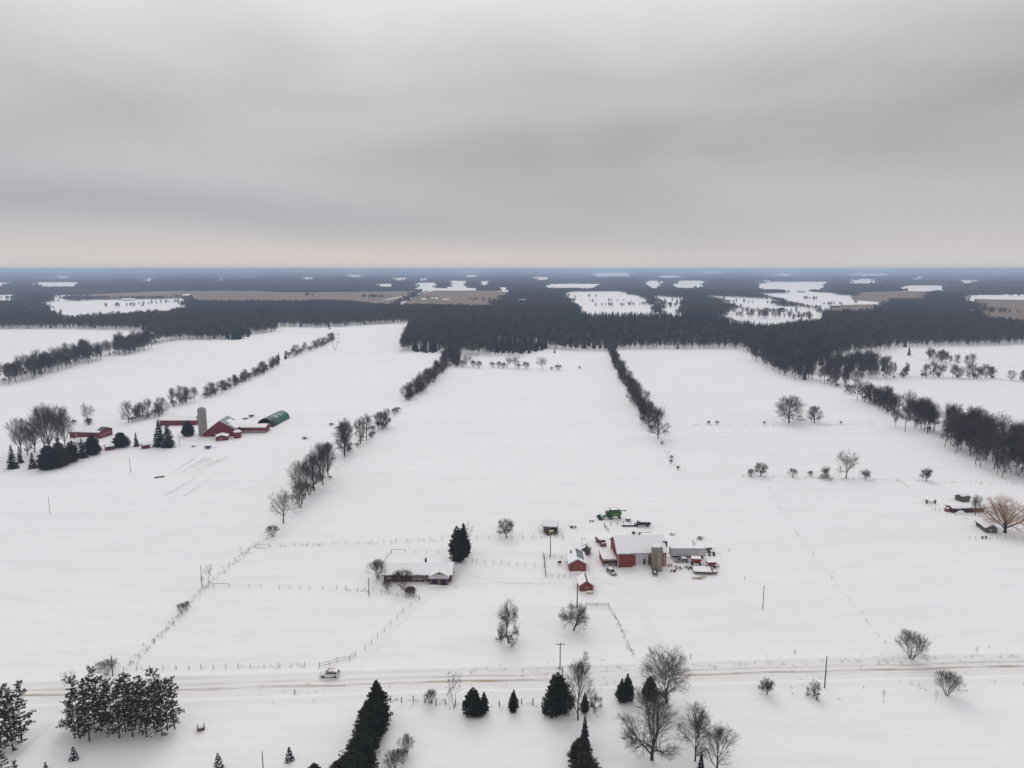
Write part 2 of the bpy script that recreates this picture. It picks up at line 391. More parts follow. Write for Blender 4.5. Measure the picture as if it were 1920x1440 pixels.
# ------------------------------------------------------------------ ground
def build_ground():
    radii = [0.0]; r = 8.0
    while r < 62000: radii.append(r); r *= 1.03
    radii.append(62000.0)
    az = list(np.radians(np.arange(-48, 48.01, 0.5))) + list(np.radians(np.arange(54, 312, 6)))
    V = [(0, 0, terrain(0, 0))]; na = len(az)
    for r in radii[1:]:
        for a in az:
            x, y = r * math.sin(a), r * math.cos(a); V.append((x, y, terrain(x, y)))
    F3 = []; F = []
    for j in range(na): F3.append((0, 1 + (j + 1) % na, 1 + j))
    for i in range(len(radii) - 2):
        b0 = 1 + i * na; b1 = b0 + na
        for j in range(na):
            k = (j + 1) % na; F.append((b0 + j, b0 + k, b1 + k, b1 + j))
    me = bpy.data.meshes.new('ground'); me.from_pydata(V, [], F3 + F); me.materials.append(M_SNOW)
    me.polygons.foreach_set('use_smooth', [True] * len(me.polygons)); me.update()
    # make faces look up
    if me.polygons[len(me.polygons) // 2].normal.z < 0: me.flip_normals()
    tag(link('ground', me), 'open snow covered farmland reaching to the horizon', kind='structure')
    return me
build_ground()

def catmull(pts, step):
    out = []; P = [Vector(p) for p in pts]; P = [P[0] * 2 - P[1]] + P + [P[-1] * 2 - P[-2]]
    for i in range(1, len(P) - 2):
        n = max(2, int((P[i + 1] - P[i]).length / step))
        for k in range(n):
            t = k / n; a, b, c, d = P[i - 1], P[i], P[i + 1], P[i + 2]
            out.append(0.5 * ((2 * b) + (c - a) * t + (2 * a - 5 * b + 4 * c - d) * t * t + (3 * b - a - 3 * c + d) * t ** 3))
    out.append(P[-2]); return out

def ribbon(name, line, offs, hs, m, label, lift=0.0, kind='structure', jit=0.0, seed=1):
    rg = random.Random(seed)
    V = []; F = []; UV = []; s = 0.0; n = len(offs)
    for i, p in enumerate(line):
        t = (line[min(i + 1, len(line) - 1)] - line[max(i - 1, 0)]).normalized(); nn = Vector((-t.y, t.x, 0))
        if i: s += (p - line[i - 1]).length
        for o, h in zip(offs, hs):
            q = p + nn * o
            hh = h * (1 + jit * noise.noise(Vector((s * 0.15, o * 0.3, seed)))) if jit else h
            V.append((q.x, q.y, terrain(q.x, q.y) + hh + lift)); UV.append((s, o))
    for i in range(len(line) - 1):
        for k in range(n - 1):
            F.append((i * n + k, (i + 1) * n + k, (i + 1) * n + k + 1, i * n + k + 1))
    me = bpy.data.meshes.new(name); me.from_pydata(V, [], F); me.materials.append(m)
    uvl = me.uv_layers.new(name='UVMap')
    for l in me.loops: uvl.data[l.index].uv = UV[l.vertex_index]
    me.polygons.foreach_set('use_smooth', [True] * len(me.polygons)); me.update()
    if me.polygons[0].normal.z < 0: me.flip_normals()
    return tag(link(name, me), label, kind=kind)

road_px = [(0, 1305), (300, 1294), (600, 1284), (860, 1276), (1050, 1272), (1340, 1263), (1700, 1253), (1920, 1248)]
rp = [G(*q) for q in road_px]
rp = [rp[0] + (rp[0] - rp[1]) * 4] + rp + [rp[-1] + (rp[-1] - rp[-2]) * 4]
ROAD = catmull(rp, 3.0)
ribbon('road', ROAD, [-4.2, -3, -1.8, -0.6, 0.6, 1.8, 3, 4.2], [0.04] * 8, M_ROAD, 'snow packed country road with sandy wheel tracks', lift=0.02)
for nm, sg in (('near', -1), ('far', 1)):
    offs = [sg * o for o in (4.0, 4.6, 5.2, 6.2, 7.4, 9.0, 11.5)]
    ribbon('snow_bank', ROAD, offs, [0.03, 0.28, 0.40, 0.25, -0.02, 0.12, -0.03], M_RSNOW,
           'low ploughed snow bank along the %s side of the road' % nm, lift=0.02, jit=0.8, seed=3 + sg)
def drive(label, px, w, gap):
    line = catmull([G(*q) for q in px], 2.5)
    o = ribbon('driveway', line, [-w, -gap, -gap * 0.4, gap * 0.4, gap, w], [0.0, 0.05, 0.01, 0.01, 0.05, 0.0], M_TRACK, label, lift=0.012, jit=0.9, seed=9)
    return o
drive('faint snowy driveway from the road up to the brick bungalow', [(655, 1266), (675, 1245), (720, 1195), (775, 1140), (815, 1110), (822, 1099)], 1.5, 0.85)
drive('faint snowy lane from the road up to the big red barn', [(1272, 1258), (1240, 1215), (1205, 1150), (1170, 1100), (1135, 1082), (1060, 1085), (930, 1088), (850, 1100)], 1.4, 0.8)

M_RUT = mat('packed_ruts', (0.825, 0.82, 0.83), 0.7, 0.06, 0.6, 0.12, 1.5, spec=0.15)
def ruts(label, px, w=0.85, tr=0.2):
    """a pair of wheel ruts pressed into the snow, one sheet with a raised middle"""
    line = catmull([G(*q) for q in px], 2.0)
    return ribbon('wheel_ruts', line, [-w - tr, -w, -w + tr, w - tr, w, w + tr], [0.02, -0.02, 0.03, 0.03, -0.02, 0.02], M_RUT, label, lift=0.03, jit=0.8, seed=21)
ruts('wheel ruts leading from the lane to the silver car', [(1205, 1152), (1180, 1112), (1160, 1092), (1150, 1082)])
ruts('wheel ruts curving to the front of the workshop', [(1172, 1102), (1140, 1090), (1112, 1082), (1088, 1080)])
ruts('wheel ruts on the driveway before the bungalow garage', [(735, 1180), (775, 1141), (806, 1115), (818, 1101)])
ruts('wheel ruts joining the road at the bungalow driveway', [(640, 1275), (658, 1262), (678, 1243), (735, 1180)])
ruts('old sled track slanting across the snow at lower left', [(122, 1330), (90, 1360), (55, 1394), (25, 1424)], 0.3, 0.2)
ruts('faint old track across the field behind the bungalow', [(880, 1075), (940, 1090), (1010, 1092), (1060, 1090)])
# ------------------------------------------------------------------ trees: bare hardwoods grown branch by branch
def tube_arrays(S, sides):
    S = np.asarray(S, dtype=np.float64)
    P0, P1, R0, R1 = S[:, 0:3], S[:, 3:6], S[:, 6], S[:, 7]
    D = P1 - P0; D /= np.maximum(np.linalg.norm(D, axis=1, keepdims=True), 1e-6)
    ref = np.where(np.abs(D[:, 2:3]) > 0.9, np.array([[1.0, 0, 0]]), np.array([[0, 0, 1.0]]))
    A = np.cross(D, ref); A /= np.linalg.norm(A, axis=1, keepdims=True); B = np.cross(D, A)
    n = len(S); V = np.zeros((n, 2, sides, 3))
    for i in range(sides):
        t = 2 * math.pi * i / sides; o = A * math.cos(t) + B * math.sin(t)
        V[:, 0, i] = P0 + o * R0[:, None]; V[:, 1, i] = P1 + o * R1[:, None]
    base = (np.arange(n) * 2 * sides)[:, None, None]
    i = np.arange(sides); j = (i + 1) % sides
    F = np.stack([i, j, j + sides, i + sides], axis=1)[None] + base
    return V.reshape(-1, 3), F.reshape(-1, 4)

def grow(seed, H, width, trunk=0.22, leader=0.6, r0=0.25, n=(9, 7, 6, 4), amax=75, amin=15, wig=(0.06, 0.12, 0.16, 0.2, 0.22),
         trop=(0.0, 0.10, 0.05, 0.03, 0.0), rmin=0.018, zc=0.58, stems=1, fan=0.0, tw=1.0, sub=0.5, ca=(28, 58), keep=0.14):
    """returns (thick segments, fine segments); the crown fills an ellipsoid envelope"""
    rg = random.Random(seed); thick = []; fine = []
    a = width / 2.0; zcen = H * zc; b = H - zcen
    def env(p, d):
        px, py, pz = p.x / a, p.y / a, (p.z - zcen) / b; dx, dy, dz = d.x / a, d.y / a, d.z / b
        A = dx * dx + dy * dy + dz * dz; Bq = 2 * (px * dx + py * dy + pz * dz); C = px * px + py * py + pz * pz - 1
        q = Bq * Bq - 4 * A * C
        if q < 0: return 0.15 * H
        return max(0.08 * H, (-Bq + math.sqrt(q)) / (2 * A))
    segn = (7, 6, 4, 2, 1)
    def axis(p, d, L, r, lvl, rend):
        k = segn[lvl]; st = L / k; pts = [(p.copy(), d.copy(), r)]
        for i in range(k):
            d = (d + Vector((rg.gauss(0, 1), rg.gauss(0, 1), rg.gauss(0, 1))) * wig[lvl] + Vector((0, 0, trop[lvl]))).normalized()
            q = p + d * st
            if q.z < 0.15: q.z = 0.15 + rg.random() * 0.2
            rr = r + (rend - r) * (i + 1) / k
            (thick if lvl <= 1 else fine).append((p.x, p.y, p.z, q.x, q.y, q.z, max(rmin, pts[-1][2]), max(rmin * 0.8, rr)))
            p = q; pts.append((p.copy(), d.copy(), rr))
        return pts
    def at(pts, t):
        x = t * (len(pts) - 1); i = min(int(x), len(pts) - 2); f = x - i
        return pts[i][0].lerp(pts[i + 1][0], f), pts[i][1], pts[i][2] + (pts[i + 1][2] - pts[i][2]) * f
    def kids(pts, L, lvl):
        if lvl > 4 or n[lvl - 1] <= 0: return
        m = n[lvl - 1]; ph = rg.random() * 6.28
        for k in range(m):
            t = 0.16 + 0.84 * (k + rg.random()) / m
            p, d, r = at(pts, min(t, 0.999)); ph += 2.4 + rg.gauss(0, 0.5)
            ang = math.radians(rg.uniform(*ca)) * (1.0 if t < 0.9 else 0.5)
            o = d.orthogonal().normalized(); o.rotate(Matrix.Rotation(ph, 3, d))
            dd = (d * math.cos(ang) + o * math.sin(ang)).normalized()
            LL = L * (sub, sub, sub + .08, sub + .12, sub)[lvl] * (1.15 - 0.5 * t) * rg.uniform(0.65, 1.3) * (tw if lvl == 4 else 1.0)
            LL = min(LL, env(p, dd) * 1.1 + 0.03 * H)
            rr = max(rmin, r * 0.55)
            kids(axis(p, dd, LL, rr, lvl, max(rmin * 0.7, rr * 0.35)), LL, lvl + 1)
    for sidx in range(stems):
        if stems == 1: p0 = Vector((0, 0, -0.2)); d0 = Vector((rg.gauss(0, 0.03), rg.gauss(0, 0.03), 1)).normalized()
        else:
            t = 6.283 * sidx / stems + rg.random(); ff = fan * rg.uniform(0.4, 1.1)
            p0 = Vector((math.cos(t) * 0.12 * a * rg.random(), math.sin(t) * 0.12 * a * rg.random(), -0.15)); d0 = Vector((math.cos(t) * ff, math.sin(t) * ff, 1)).normalized()
        Lt = H * leader * (rg.uniform(0.75, 1.0) if stems > 1 else 1.0)
        pts = axis(p0, d0, Lt, r0 * (1.0 if stems == 1 else 0.6), 0, r0 * (0.45 if leader < 0.8 else 0.12))
        m = max(2, n[0] // (1 if stems == 1 else 2)); ph = rg.random() * 6.28
        tmin = trunk * H / Lt
        for k in range(m):
            t = tmin + (1 - tmin) * (k + rg.random() * 0.8) / m; t = min(0.999, t)
            p, d, r = at(pts, t); ph += 2.4 + rg.gauss(0, 0.3)
            f = (k + 0.5) / m; ang = math.radians(amax + (amin - amax) * f + rg.uniform(-8, 8))
            dd = (Vector((math.cos(ph) * math.sin(ang), math.sin(ph) * math.sin(ang), math.cos(ang))) + d * 0.1).normalized()
            L = env(p, dd) * rg.uniform(0.78, 1.0)
            kids(axis(p, dd, L, max(rmin, r * 0.55), 1, max(rmin, r * keep)), L, 2)
    return thick, fine

PROTO = {}
def bare_proto(key, mbark, mtwig, **kw):
    th, fi = grow(**kw)
    V, F = tube_arrays(th, 5); t = np_mesh('trunk', V, F, mbark, smooth=True)
    V, F = tube_arrays(fi, 3); c = np_mesh('crown', V, F, mtwig)
    PROTO.setdefault(key, []).append((kw['H'], [('trunk', t), ('crown', c)]))

UP = (0.0, 0.07, 0.07, 0.05, 0.03); CALM = (0.03, 0.08, 0.11, 0.12, 0.12)
for i in range(6):
    bare_proto('hedge', M_BARK, M_TWIG, seed=10 + i, H=13, width=(10.5, 9, 11, 8.5, 10, 9.5)[i], r0=0.30, trunk=(.05, .08, .04, .1, .05, .06)[i], leader=(.5, .7, .45, .75, .6, .5)[i], rmin=0.0135, n=(11, 9, 8, 6), amax=78, amin=12, wig=CALM, trop=UP, ca=(20, 46), keep=.2, zc=.52, stems=(1, 1, 2, 1, 2, 3)[i], fan=.16)
for i in range(6):
    bare_proto('forest', M_FBARK, M_FTWIG, seed=30 + i, H=18, width=(8.0, 7.0, 9.0, 7.4, 6.4, 8.4)[i], r0=0.26, trunk=(.24, .3, .2, .26, .32, .2)[i], leader=0.62, rmin=0.023, n=(11, 8, 7, 4), amax=62, amin=16, wig=CALM, trop=UP, ca=(24, 52), zc=0.6, keep=.2)
for i in range(4):
    bare_proto('grey', M_GREYBARK, M_GREYTWIG, seed=50 + i, H=15, width=(10, 9, 8, 9)[i], r0=0.3, trunk=0.10, leader=0.45, rmin=0.015, n=(9, 9, 8, 6), amax=46, amin=6, wig=CALM, trop=UP, ca=(18, 38), zc=0.62, keep=.2)
for i in range(3):
    bare_proto('vase', M_BARK, M_TWIG, seed=60 + i, H=13, width=(14, 13, 12)[i], r0=0.34, trunk=0.18, leader=0.30, rmin=0.015, n=(6, 8, 8, 6), amax=56, amin=16, wig=(.05, .13, .17, .18, .18), trop=(0, .05, .06, .05, .03), zc=0.58, ca=(24, 52), keep=.24)
for i in range(2):
    bare_proto('oak', M_BARK, M_TWIG, seed=70 + i, H=15, width=(19, 14.5)[i], r0=0.5, trunk=0.12, leader=0.6, rmin=0.019, n=(14, 9, 9, 6), amax=88, amin=10, wig=(.05, .14, .18, .2, .2), trop=(0, .06, .06, .04, .02), zc=0.50, ca=(25, 52), keep=.2)
for i in range(5):
    bare_proto('gnarl', M_BARK, M_TWIG, seed=80 + i, H=8, width=(9.5, 8, 10.5, 8.5, 9)[i], r0=0.30, trunk=0.14, leader=0.42, rmin=0.0125, n=(8, 8, 9, 8), amax=80, amin=14, wig=(.12, .24, .26, .2, .16), trop=(0, .07, .08, .10, .10), zc=0.52, tw=1.3, ca=(28, 60), keep=.3)
for i in range(5):
    bare_proto('shrub', M_BARK, M_TWIG, seed=90 + i, H=4, width=(4.8, 5.2, 4.4, 5.6, 4.8)[i], r0=0.08, trunk=0.06, leader=0.8, rmin=0.009, n=(8, 5, 5, 3), amax=60, amin=10, stems=8, fan=0.55, zc=0.5, wig=(.06, .1, .14, .16, .16), trop=UP, ca=(18, 42))
for i in range(2):
    bare_proto('redshrub', M_REDTWIG, M_REDTWIG, seed=100 + i, H=2.4, width=4.2, r0=0.05, trunk=0.1, leader=0.8, rmin=0.016, n=(10, 6, 5, 3), amax=70, amin=15, stems=10, fan=1.0, zc=0.45, wig=CALM, ca=(18, 42))
for i in range(2):
    bare_proto('spindly', M_BARK, M_TWIG, seed=110 + i, H=9, width=3.0, r0=0.11, trunk=0.3, leader=0.9, rmin=0.014, n=(9, 5, 4, 2), amax=42, amin=12, zc=0.62, stems=2, fan=0.16, wig=(.06, .1, .12, .14, .14), trop=UP, ca=(20, 44))
bare_proto('larch', M_BARK, M_TWIG, seed=120, H=9, width=4.0, r0=0.13, trunk=0.12, leader=0.98, rmin=0.014, n=(30, 9, 4, 0), amax=80, amin=55, trop=(0, .02, .0, .0, 0), zc=0.35)
bare_proto('willow', M_BARK, M_WILLOW, seed=131, H=12.5, width=15, r0=0.55, trunk=0.08, leader=0.34, rmin=0.011, n=(9, 9, 9, 6), amax=62, amin=8, wig=(.08, .12, .14, .12, .1), trop=(0, .06, -.01, -.16, -.32), zc=0.56, tw=1.6, keep=.25)
for i in range(3):
    bare_proto('big', M_BARK, M_TWIG, seed=140 + i, H=15, width=(14, 13, 11)[i], r0=(.40, .36, .30)[i], trunk=(.06, .05, .1)[i], leader=(.34, .28, .42)[i], rmin=0.0125, n=(7, 10, 10, 10), amax=58, amin=8, wig=(.04, .12, .16, .16, .15), trop=(0, .05, .06, .05, .03), zc=0.58, ca=(22, 50), keep=.26)
for i in range(2):
    bare_proto('tallfan', M_BARK, M_TWIG, seed=150 + i, H=15, width=(10, 11)[i], r0=0.28, trunk=0.12, leader=(.8, .5)[i], rmin=0.0105, n=(11, 8, 8, 6), amax=50, amin=6, wig=(.03, .07, .1, .12, .12), trop=UP, zc=0.6, ca=(18, 40), keep=.2)

# conifers -------------------------------------------------------------
def leaf_cards(rg, C, N, size, droop):
    """C centres, N outward directions: one small two-triangle spray each"""
    n = len(C); N = N / np.maximum(np.linalg.norm(N, axis=1, keepdims=True), 1e-6)
    T = np.cross(N, rg.normal(size=(n, 3))); T /= np.maximum(np.linalg.norm(T, axis=1, keepdims=True), 1e-6)
    L = (N + np.array([0, 0, droop]) + rg.normal(size=(n, 3)) * 0.35); L /= np.linalg.norm(L, axis=1, keepdims=True)
    s = size * rg.uniform(0.6, 1.35, size=(n, 1))
    V = np.stack([C - T * s * 0.42 - L * s * 0.3, C + T * s * 0.42 - L * s * 0.3, C + T * s * 0.2 + L * s * 0.75, C - T * s * 0.22 + L * s * 0.6], axis=1).reshape(-1, 3)
    F = np.arange(n * 4).reshape(-1, 4)
    return V, F

def cedar_proto(key, seed, H, width, m, tips=330, belly=0.28, power=0.75, ragged=0.3, size=0.26, per=26, leaders=3):
    """upswept sprays carried on many short branches of uneven length, so the outline is ragged"""
    rg = np.random.default_rng(seed); C = []; N = []
    def prof(t):
        return np.clip((1 - t) / (1 - belly), 0, 1) ** power if t > belly else 0.6 + 0.4 * (t / belly) ** 0.5
    stems = [(0.0, 0.0, 1.0, 1.0)] + [(rg.normal() * width * .16, rg.normal() * width * .16, rg.uniform(.68, .9), rg.uniform(.6, .8)) for _ in range(leaders - 1)]
    for sx_, sy_, hs, ws in stems:
        for k in range(int(tips * (1.0 if hs == 1.0 else .45))):
            t = 0.02 + 0.98 * rg.beta(1.1, 1.35); z0 = t * H * hs; a = rg.uniform(0, 6.283)
            lump = 1 + 0.8 * ragged * noise.noise(Vector((math.cos(a) * 1.5 + seed, math.sin(a) * 1.5, z0 * .5)))
            R = width / 2 * ws * float(prof(t)) * lump * rg.uniform(1 - ragged, 1 + ragged * .55) + .08
            ca_, sa_ = math.cos(a), math.sin(a); up = rg.uniform(.15, .6)
            n = max(6, int(per * (0.35 + 0.65 * R / (width / 2))))
            q = rg.uniform(.45, 1.0, n) ** .7; w = (.10 + .17 * R) * (1.15 - q)[:, None]
            P = np.stack([sx_ * (1 - t) + ca_ * R * q, sy_ * (1 - t) + sa_ * R * q, z0 + R * up * (q - .6)], axis=1) + rg.normal(size=(n, 3)) * w * .8
            P[:, 2] = np.maximum(P[:, 2], .1)
            C.append(P); N.append(np.tile([ca_, sa_, .5], (n, 1)) + rg.normal(size=(n, 3)) * .35)
        n = 10
        C.append(np.stack([sx_ * .1 + rg.normal(size=n) * .07, sy_ * .1 + rg.normal(size=n) * .07, np.linspace(H * hs * .93, H * hs, n)], axis=1)); N.append(np.tile([0, 0, 1.0], (n, 1)) + rg.normal(size=(n, 3)) * .4)
    V, F = leaf_cards(rg, np.concatenate(C), np.concatenate(N), size, 0.35)
    iv = []; n = 12; rows = 10
    for k in range(rows):
        tt = 0.04 + 0.84 * k / (rows - 1); rr = width / 2 * float(prof(tt)) * 0.5
        for i in range(n):
            th = 6.283 * i / n; lm = 1 + 0.5 * noise.noise(Vector((math.cos(th) * 1.6 + seed, math.sin(th) * 1.6, tt * H * 0.9)))
            iv.append((math.cos(th) * rr * lm, math.sin(th) * rr * lm, tt * H))
    IF = [(k * n + i, k * n + (i + 1) % n, (k + 1) * n + (i + 1) % n, (k + 1) * n + i) for k in range(rows - 1) for i in range(n)]
    V2 = np.vstack([V, np.array(iv)]); F2 = np.vstack([F, np.array(IF) + len(V)])
    c = np_mesh('crown', V2, F2, m)
    tr = MB().tube((0, 0, -0.2), (0, 0, H * 0.6), width * 0.035, width * 0.015, 6).mesh('trunk', M_PINEBARK)
    PROTO.setdefault(key, []).append((H, [('trunk', tr), ('crown', c)]))
for i in range(5):
    cedar_proto('cedar', 200 + i, 9, (6.0, 5.4, 6.4, 5.6, 6.0)[i], M_CEDAR, power=(.7, .85, .62, .9, .75)[i], ragged=(.32, .38, .3, .36, .34)[i], leaders=(2, 3, 4, 1, 3)[i])
for i in range(2):
    cedar_proto('brown', 210 + i, 7, 6.0, M_BROWNCEDAR, power=0.6, ragged=.4, leaders=4)
for i in range(4):
    cedar_proto('round', 220 + i, 8, (8.2, 7.6, 8.8, 7.2)[i], M_SPRUCE, tips=420, belly=0.32, power=(.5, .6, .45, .7)[i], ragged=.34, size=.3, leaders=(3, 4, 5, 2)[i])

def spruce_proto(key, seed, H, width, m, snow=0.35, whorls=24, per=9):
    rg = random.Random(seed); V = []; F = []; SV = []; SF = []
    for w in range(whorls):
        f = (w + rg.random() * 0.6) / whorls; z = H * (0.05 + 0.93 * f)
        L0 = width / 2 * (1 - f) ** 0.85 + 0.12
        for k in range(max(4, int(per * (1 - f * 0.5)))):
            a = rg.random() * 6.283; L = L0 * rg.uniform(0.75, 1.12); ca, sa = math.cos(a), math.sin(a)
            wd = L * 0.27 + 0.12; pts = []
            for s in range(4):
                q = s / 3.0; zz = z - L * (0.30 * q + 0.12 * q * q) + L * 0.16 * max(0, q - 0.6)
                ww = wd * (0.5, 1.0, 0.8, 0.12)[s] * rg.uniform(0.8, 1.2)
                pts.append((ca * L * q - sa * ww, sa * L * q + ca * ww, zz - ww * 0.25)); pts.append((ca * L * q, sa * L * q, zz)); pts.append((ca * L * q + sa * ww, sa * L * q - ca * ww, zz - ww * 0.25))
            b = len(V); V += pts
            for s in range(3):
                for e in range(2): F.append((b + s * 3 + e, b + s * 3 + e + 1, b + s * 3 + e + 4, b + s * 3 + e + 3))
            for _ in range(5):      # hanging shoots
                q = rg.uniform(0.3, 1.0); o = rg.uniform(-1, 1) * wd * 0.8; x = ca * L * q - sa * o; y = sa * L * q + ca * o; zz = z - L * 0.36 * q
                h = rg.uniform(0.15, 0.4) * (H / 8.0) ** 0.5; b2 = len(V)
                V += [(x - 0.09, y, zz + .05), (x + 0.09, y + .05, zz + .05), (x + 0.05, y - .05, zz - h), (x - 0.03, y, zz - h * 0.8)]; F.append((b2, b2 + 1, b2 + 2, b2 + 3))
            if rg.random() < snow and f < 0.93:
                b3 = len(SV); q0, q1 = rg.uniform(0.25, 0.5), rg.uniform(0.7, 0.98)
                for q, ww in ((q0, wd * 0.35), ((q0 + q1) / 2, wd * 0.62), (q1, wd * 0.22)):
                    zz = z - L * (0.30 * q + 0.12 * q * q) + L * 0.16 * max(0, q - 0.6) + 0.05
                    SV += [(ca * L * q - sa * ww, sa * L * q + ca * ww, zz - ww * 0.22), (ca * L * q, sa * L * q, zz + 0.07), (ca * L * q + sa * ww, sa * L * q - ca * ww, zz - ww * 0.22)]
                for s in range(2):
                    for e in range(2): SF.append((b3 + s * 3 + e, b3 + s * 3 + e + 1, b3 + s * 3 + e + 4, b3 + s * 3 + e + 3))
    core = MB(); n0 = len(V)
    core.lathe([(width * 0.27, H * 0.06), (width * 0.2, H * 0.35), (width * 0.1, H * 0.7), (0.03, H * 0.98)], n=8)
    c = np_mesh('crown', np.array(V), np.array(F), m)
    tr = MB().tube((0, 0, -0.2), (0, 0, H), width * 0.03, 0.02, 6).mesh('trunk', M_PINEBARK)
    parts = [('trunk', tr), ('crown', c)]
    if SF: parts.append(('branch_snow', np_mesh('branch_snow', np.array(SV), np.array(SF), M_RSNOW)))
    PROTO.setdefault(key, []).append((H, parts))
for i in range(3): spruce_proto('spruce', 230 + i, 12, (6.0, 5.2, 6.6)[i], M_SPRUCE, 0.22, 30, 11)
for i in range(2): spruce_proto('darkspruce', 240 + i, 14, (5.5, 4.8)[i], M_SPRUCE, 0.05, 28, 11)
for i in range(3): spruce_proto('snowspruce', 250 + i, 4, (2.6, 2.4, 2.8)[i], M_SPRUCE, 0.6, 15, 10)

def pine_proto(seed, H, width, bare=0.35, lean=(0, 0), snow=0.34):
    rg = random.Random(seed); nrg = np.random.default_rng(seed); segs = []; C = []; N = []; SC = []
    top = Vector((lean[0], lean[1], H)); prev = Vector((0, 0, -0.2)); pts = [prev]
    for i in range(1, 9):
        q = Vector((0, 0, -0.2)).lerp(top, i / 8) + Vector((rg.gauss(0, .06), rg.gauss(0, .06), 0)); pts.append(q)
        segs.append((*prev, *q, 0.19 * (1 - (i - 1) / 8.6), 0.19 * (1 - i / 8.6))); prev = q
    whorls = 15
    for w in range(whorls):
        f0_ = bare + (1 - bare) * (w + rg.uniform(-.3, .3)) / whorls
        for k in range(rg.choice((3, 4, 5, 5)) if w < whorls - 2 else 4):
            f = min(.985, max(.05, f0_ + rg.uniform(-.012, .012))); x = f * 8; i = min(7, int(x)); p = pts[i].lerp(pts[i + 1], x - i)
            g = (f - bare) / (1 - bare)
            L = width / 2 * (1.2 - 0.62 * g - 0.2 * g ** 3) * rg.uniform(0.45, 1.25)
            a = rg.random() * 6.283; up = rg.uniform(-0.2, 0.1) + 0.65 * g * g
            d = Vector((math.cos(a), math.sin(a), up)).normalized(); e = p + d * L
            segs.append((*p, *e, 0.045, 0.018))
            sd_ = Vector((-d.y, d.x, 0))
            for j in range(int(3 + L * 4.2)):
                q = rg.uniform(0.3, 1.05); c = p + d * L * q + sd_ * rg.gauss(0, .17) * (0.4 + L * .5) + Vector((0, 0, rg.gauss(0.05, .06) + .12 * L * (q - .5)))
                for _ in range(6):
                    C.append((c.x + rg.gauss(0, .10), c.y + rg.gauss(0, .10), c.z + rg.gauss(0, .06))); N.append((d.x + rg.gauss(0, .5), d.y + rg.gauss(0, .5), 0.5 + rg.gauss(0, .3)))
                if rg.random() < snow * (0.62 - 0.5 * g): SC.append((c.x, c.y, c.z + 0.13, rg.uniform(0.12, 0.30)))
    V, F = tube_arrays(segs, 5); tr = np_mesh('trunk', V, F, M_PINEBARK, smooth=True)
    V, F = leaf_cards(nrg, np.array(C), np.array(N), 0.22, 0.3); c = np_mesh('crown', V, F, M_PINE)
    sv = []; sf = []
    for x, y, z, r in SC:
        b = len(sv); m = 6
        sv.append((x, y, z + r * 0.35))
        for i in range(m):
            t = 6.283 * i / m; k = r * rg.uniform(0.6, 1.2); sv.append((x + math.cos(t) * k, y + math.sin(t) * k, z - r * 0.15))
        sf += [(b, b + 1 + i, b + 1 + (i + 1) % m) for i in range(m)]
    PROTO.setdefault('pine', []).append((H, [('trunk', tr), ('crown', c), ('branch_snow', np_mesh('branch_snow', np.array(sv), np.array(sf), M_RSNOW))]))
for i in range(5): pine_proto(260 + i, 13, (4.8, 4.2, 5.2, 4.6, 4.0)[i], (0.15, 0.22, 0.12, 0.18, 0.24)[i], [(0.3, 0), (-.2, .1), (0, .2), (.2, -.2), (-.3, 0)][i])

PRNG = random.Random(77)
def plant(kind, name, label, cat, loc, h, var=None, group=None, sx=1.0, rz=None, squash=1.0):
    pr = PROTO[kind]; H, parts = pr[(var if var is not None else PRNG.randrange(len(pr))) % len(pr)]
    rz = PRNG.random() * 6.283 if rz is None else rz
    root = thing(name, label, cat, (loc[0], loc[1], loc[2] if len(loc) > 2 else terrain(loc[0], loc[1])), rz, group)
    s = h / H; root.scale = (s * sx, s * sx, s)
    for nm, me in parts:
        o = link(nm, me, root)
        if nm == 'branch_snow': o['kind'] = 'stuff'
    return root
def at_px(kind, name, label, cat, u, v, vt, var=None, group=None, sx=1.0, rz=None):
    return plant(kind, name, label, cat, G(u, v), rise(u, v, vt), var, group, sx, rz)
#%%PART2
# ------------------------------------------------------------------ woods
def along(px, n, jit=0.0, width=0.0, rg=PRNG):
    P = [G(*q) for q in px]; L = [0]
    for a, b in zip(P, P[1:]): L.append(L[-1] + (b - a).length)
    outp = []
    for k in range(n):
        s = L[-1] * (k + 0.5 + rg.uniform(-0.4, 0.4)) / n
        i = max(j for j in range(len(L) - 1) if L[j] <= s); f = (s - L[i]) / (L[i + 1] - L[i])
        p = P[i].lerp(P[i + 1], f); t = (P[i + 1] - P[i]).normalized(); nn = Vector((-t.y, t.x, 0))
        if nn.y < 0: nn = -nn
        q = p + nn * (rg.uniform(0, width)) + Vector((rg.gauss(0, jit), rg.gauss(0, jit), 0))
        outp.append((q.x, q.y))
    return outp
ORD = 'leftmost,second,third,fourth,fifth,sixth,seventh,eighth,ninth,tenth,eleventh,twelfth,thirteenth,fourteenth,fifteenth,sixteenth,seventeenth,eighteenth,nineteenth,twentieth'.split(',')
def nth(label, k):
    return label + (', leftmost one' if k == 0 else ', %s from left' % ORD[k])
def row(px, n, kind, hmin, hmax, label, group, jit=1.0, width=0.0, name='bare_tree', cat='tree', sx=(0.85, 1.15)):
    for k, p in enumerate(sorted(along(px, n, jit, width), key=lambda q: q[0] / q[1])):
        plant(kind if isinstance(kind, str) else PRNG.choice(kind), name, nth(label, k) if n <= 14 else label, cat, p, PRNG.uniform(hmin, hmax), None, group, PRNG.uniform(*sx))
def scrub(px, n, hmin, hmax, label, group, jit=1.0, width=0.0):
    row(px, max(2, int(n * 0.7)), 'shrub', hmin * 0.7, hmax * 0.8, label, group, jit, width, 'bare_shrub', 'shrub', (0.9, 1.4))

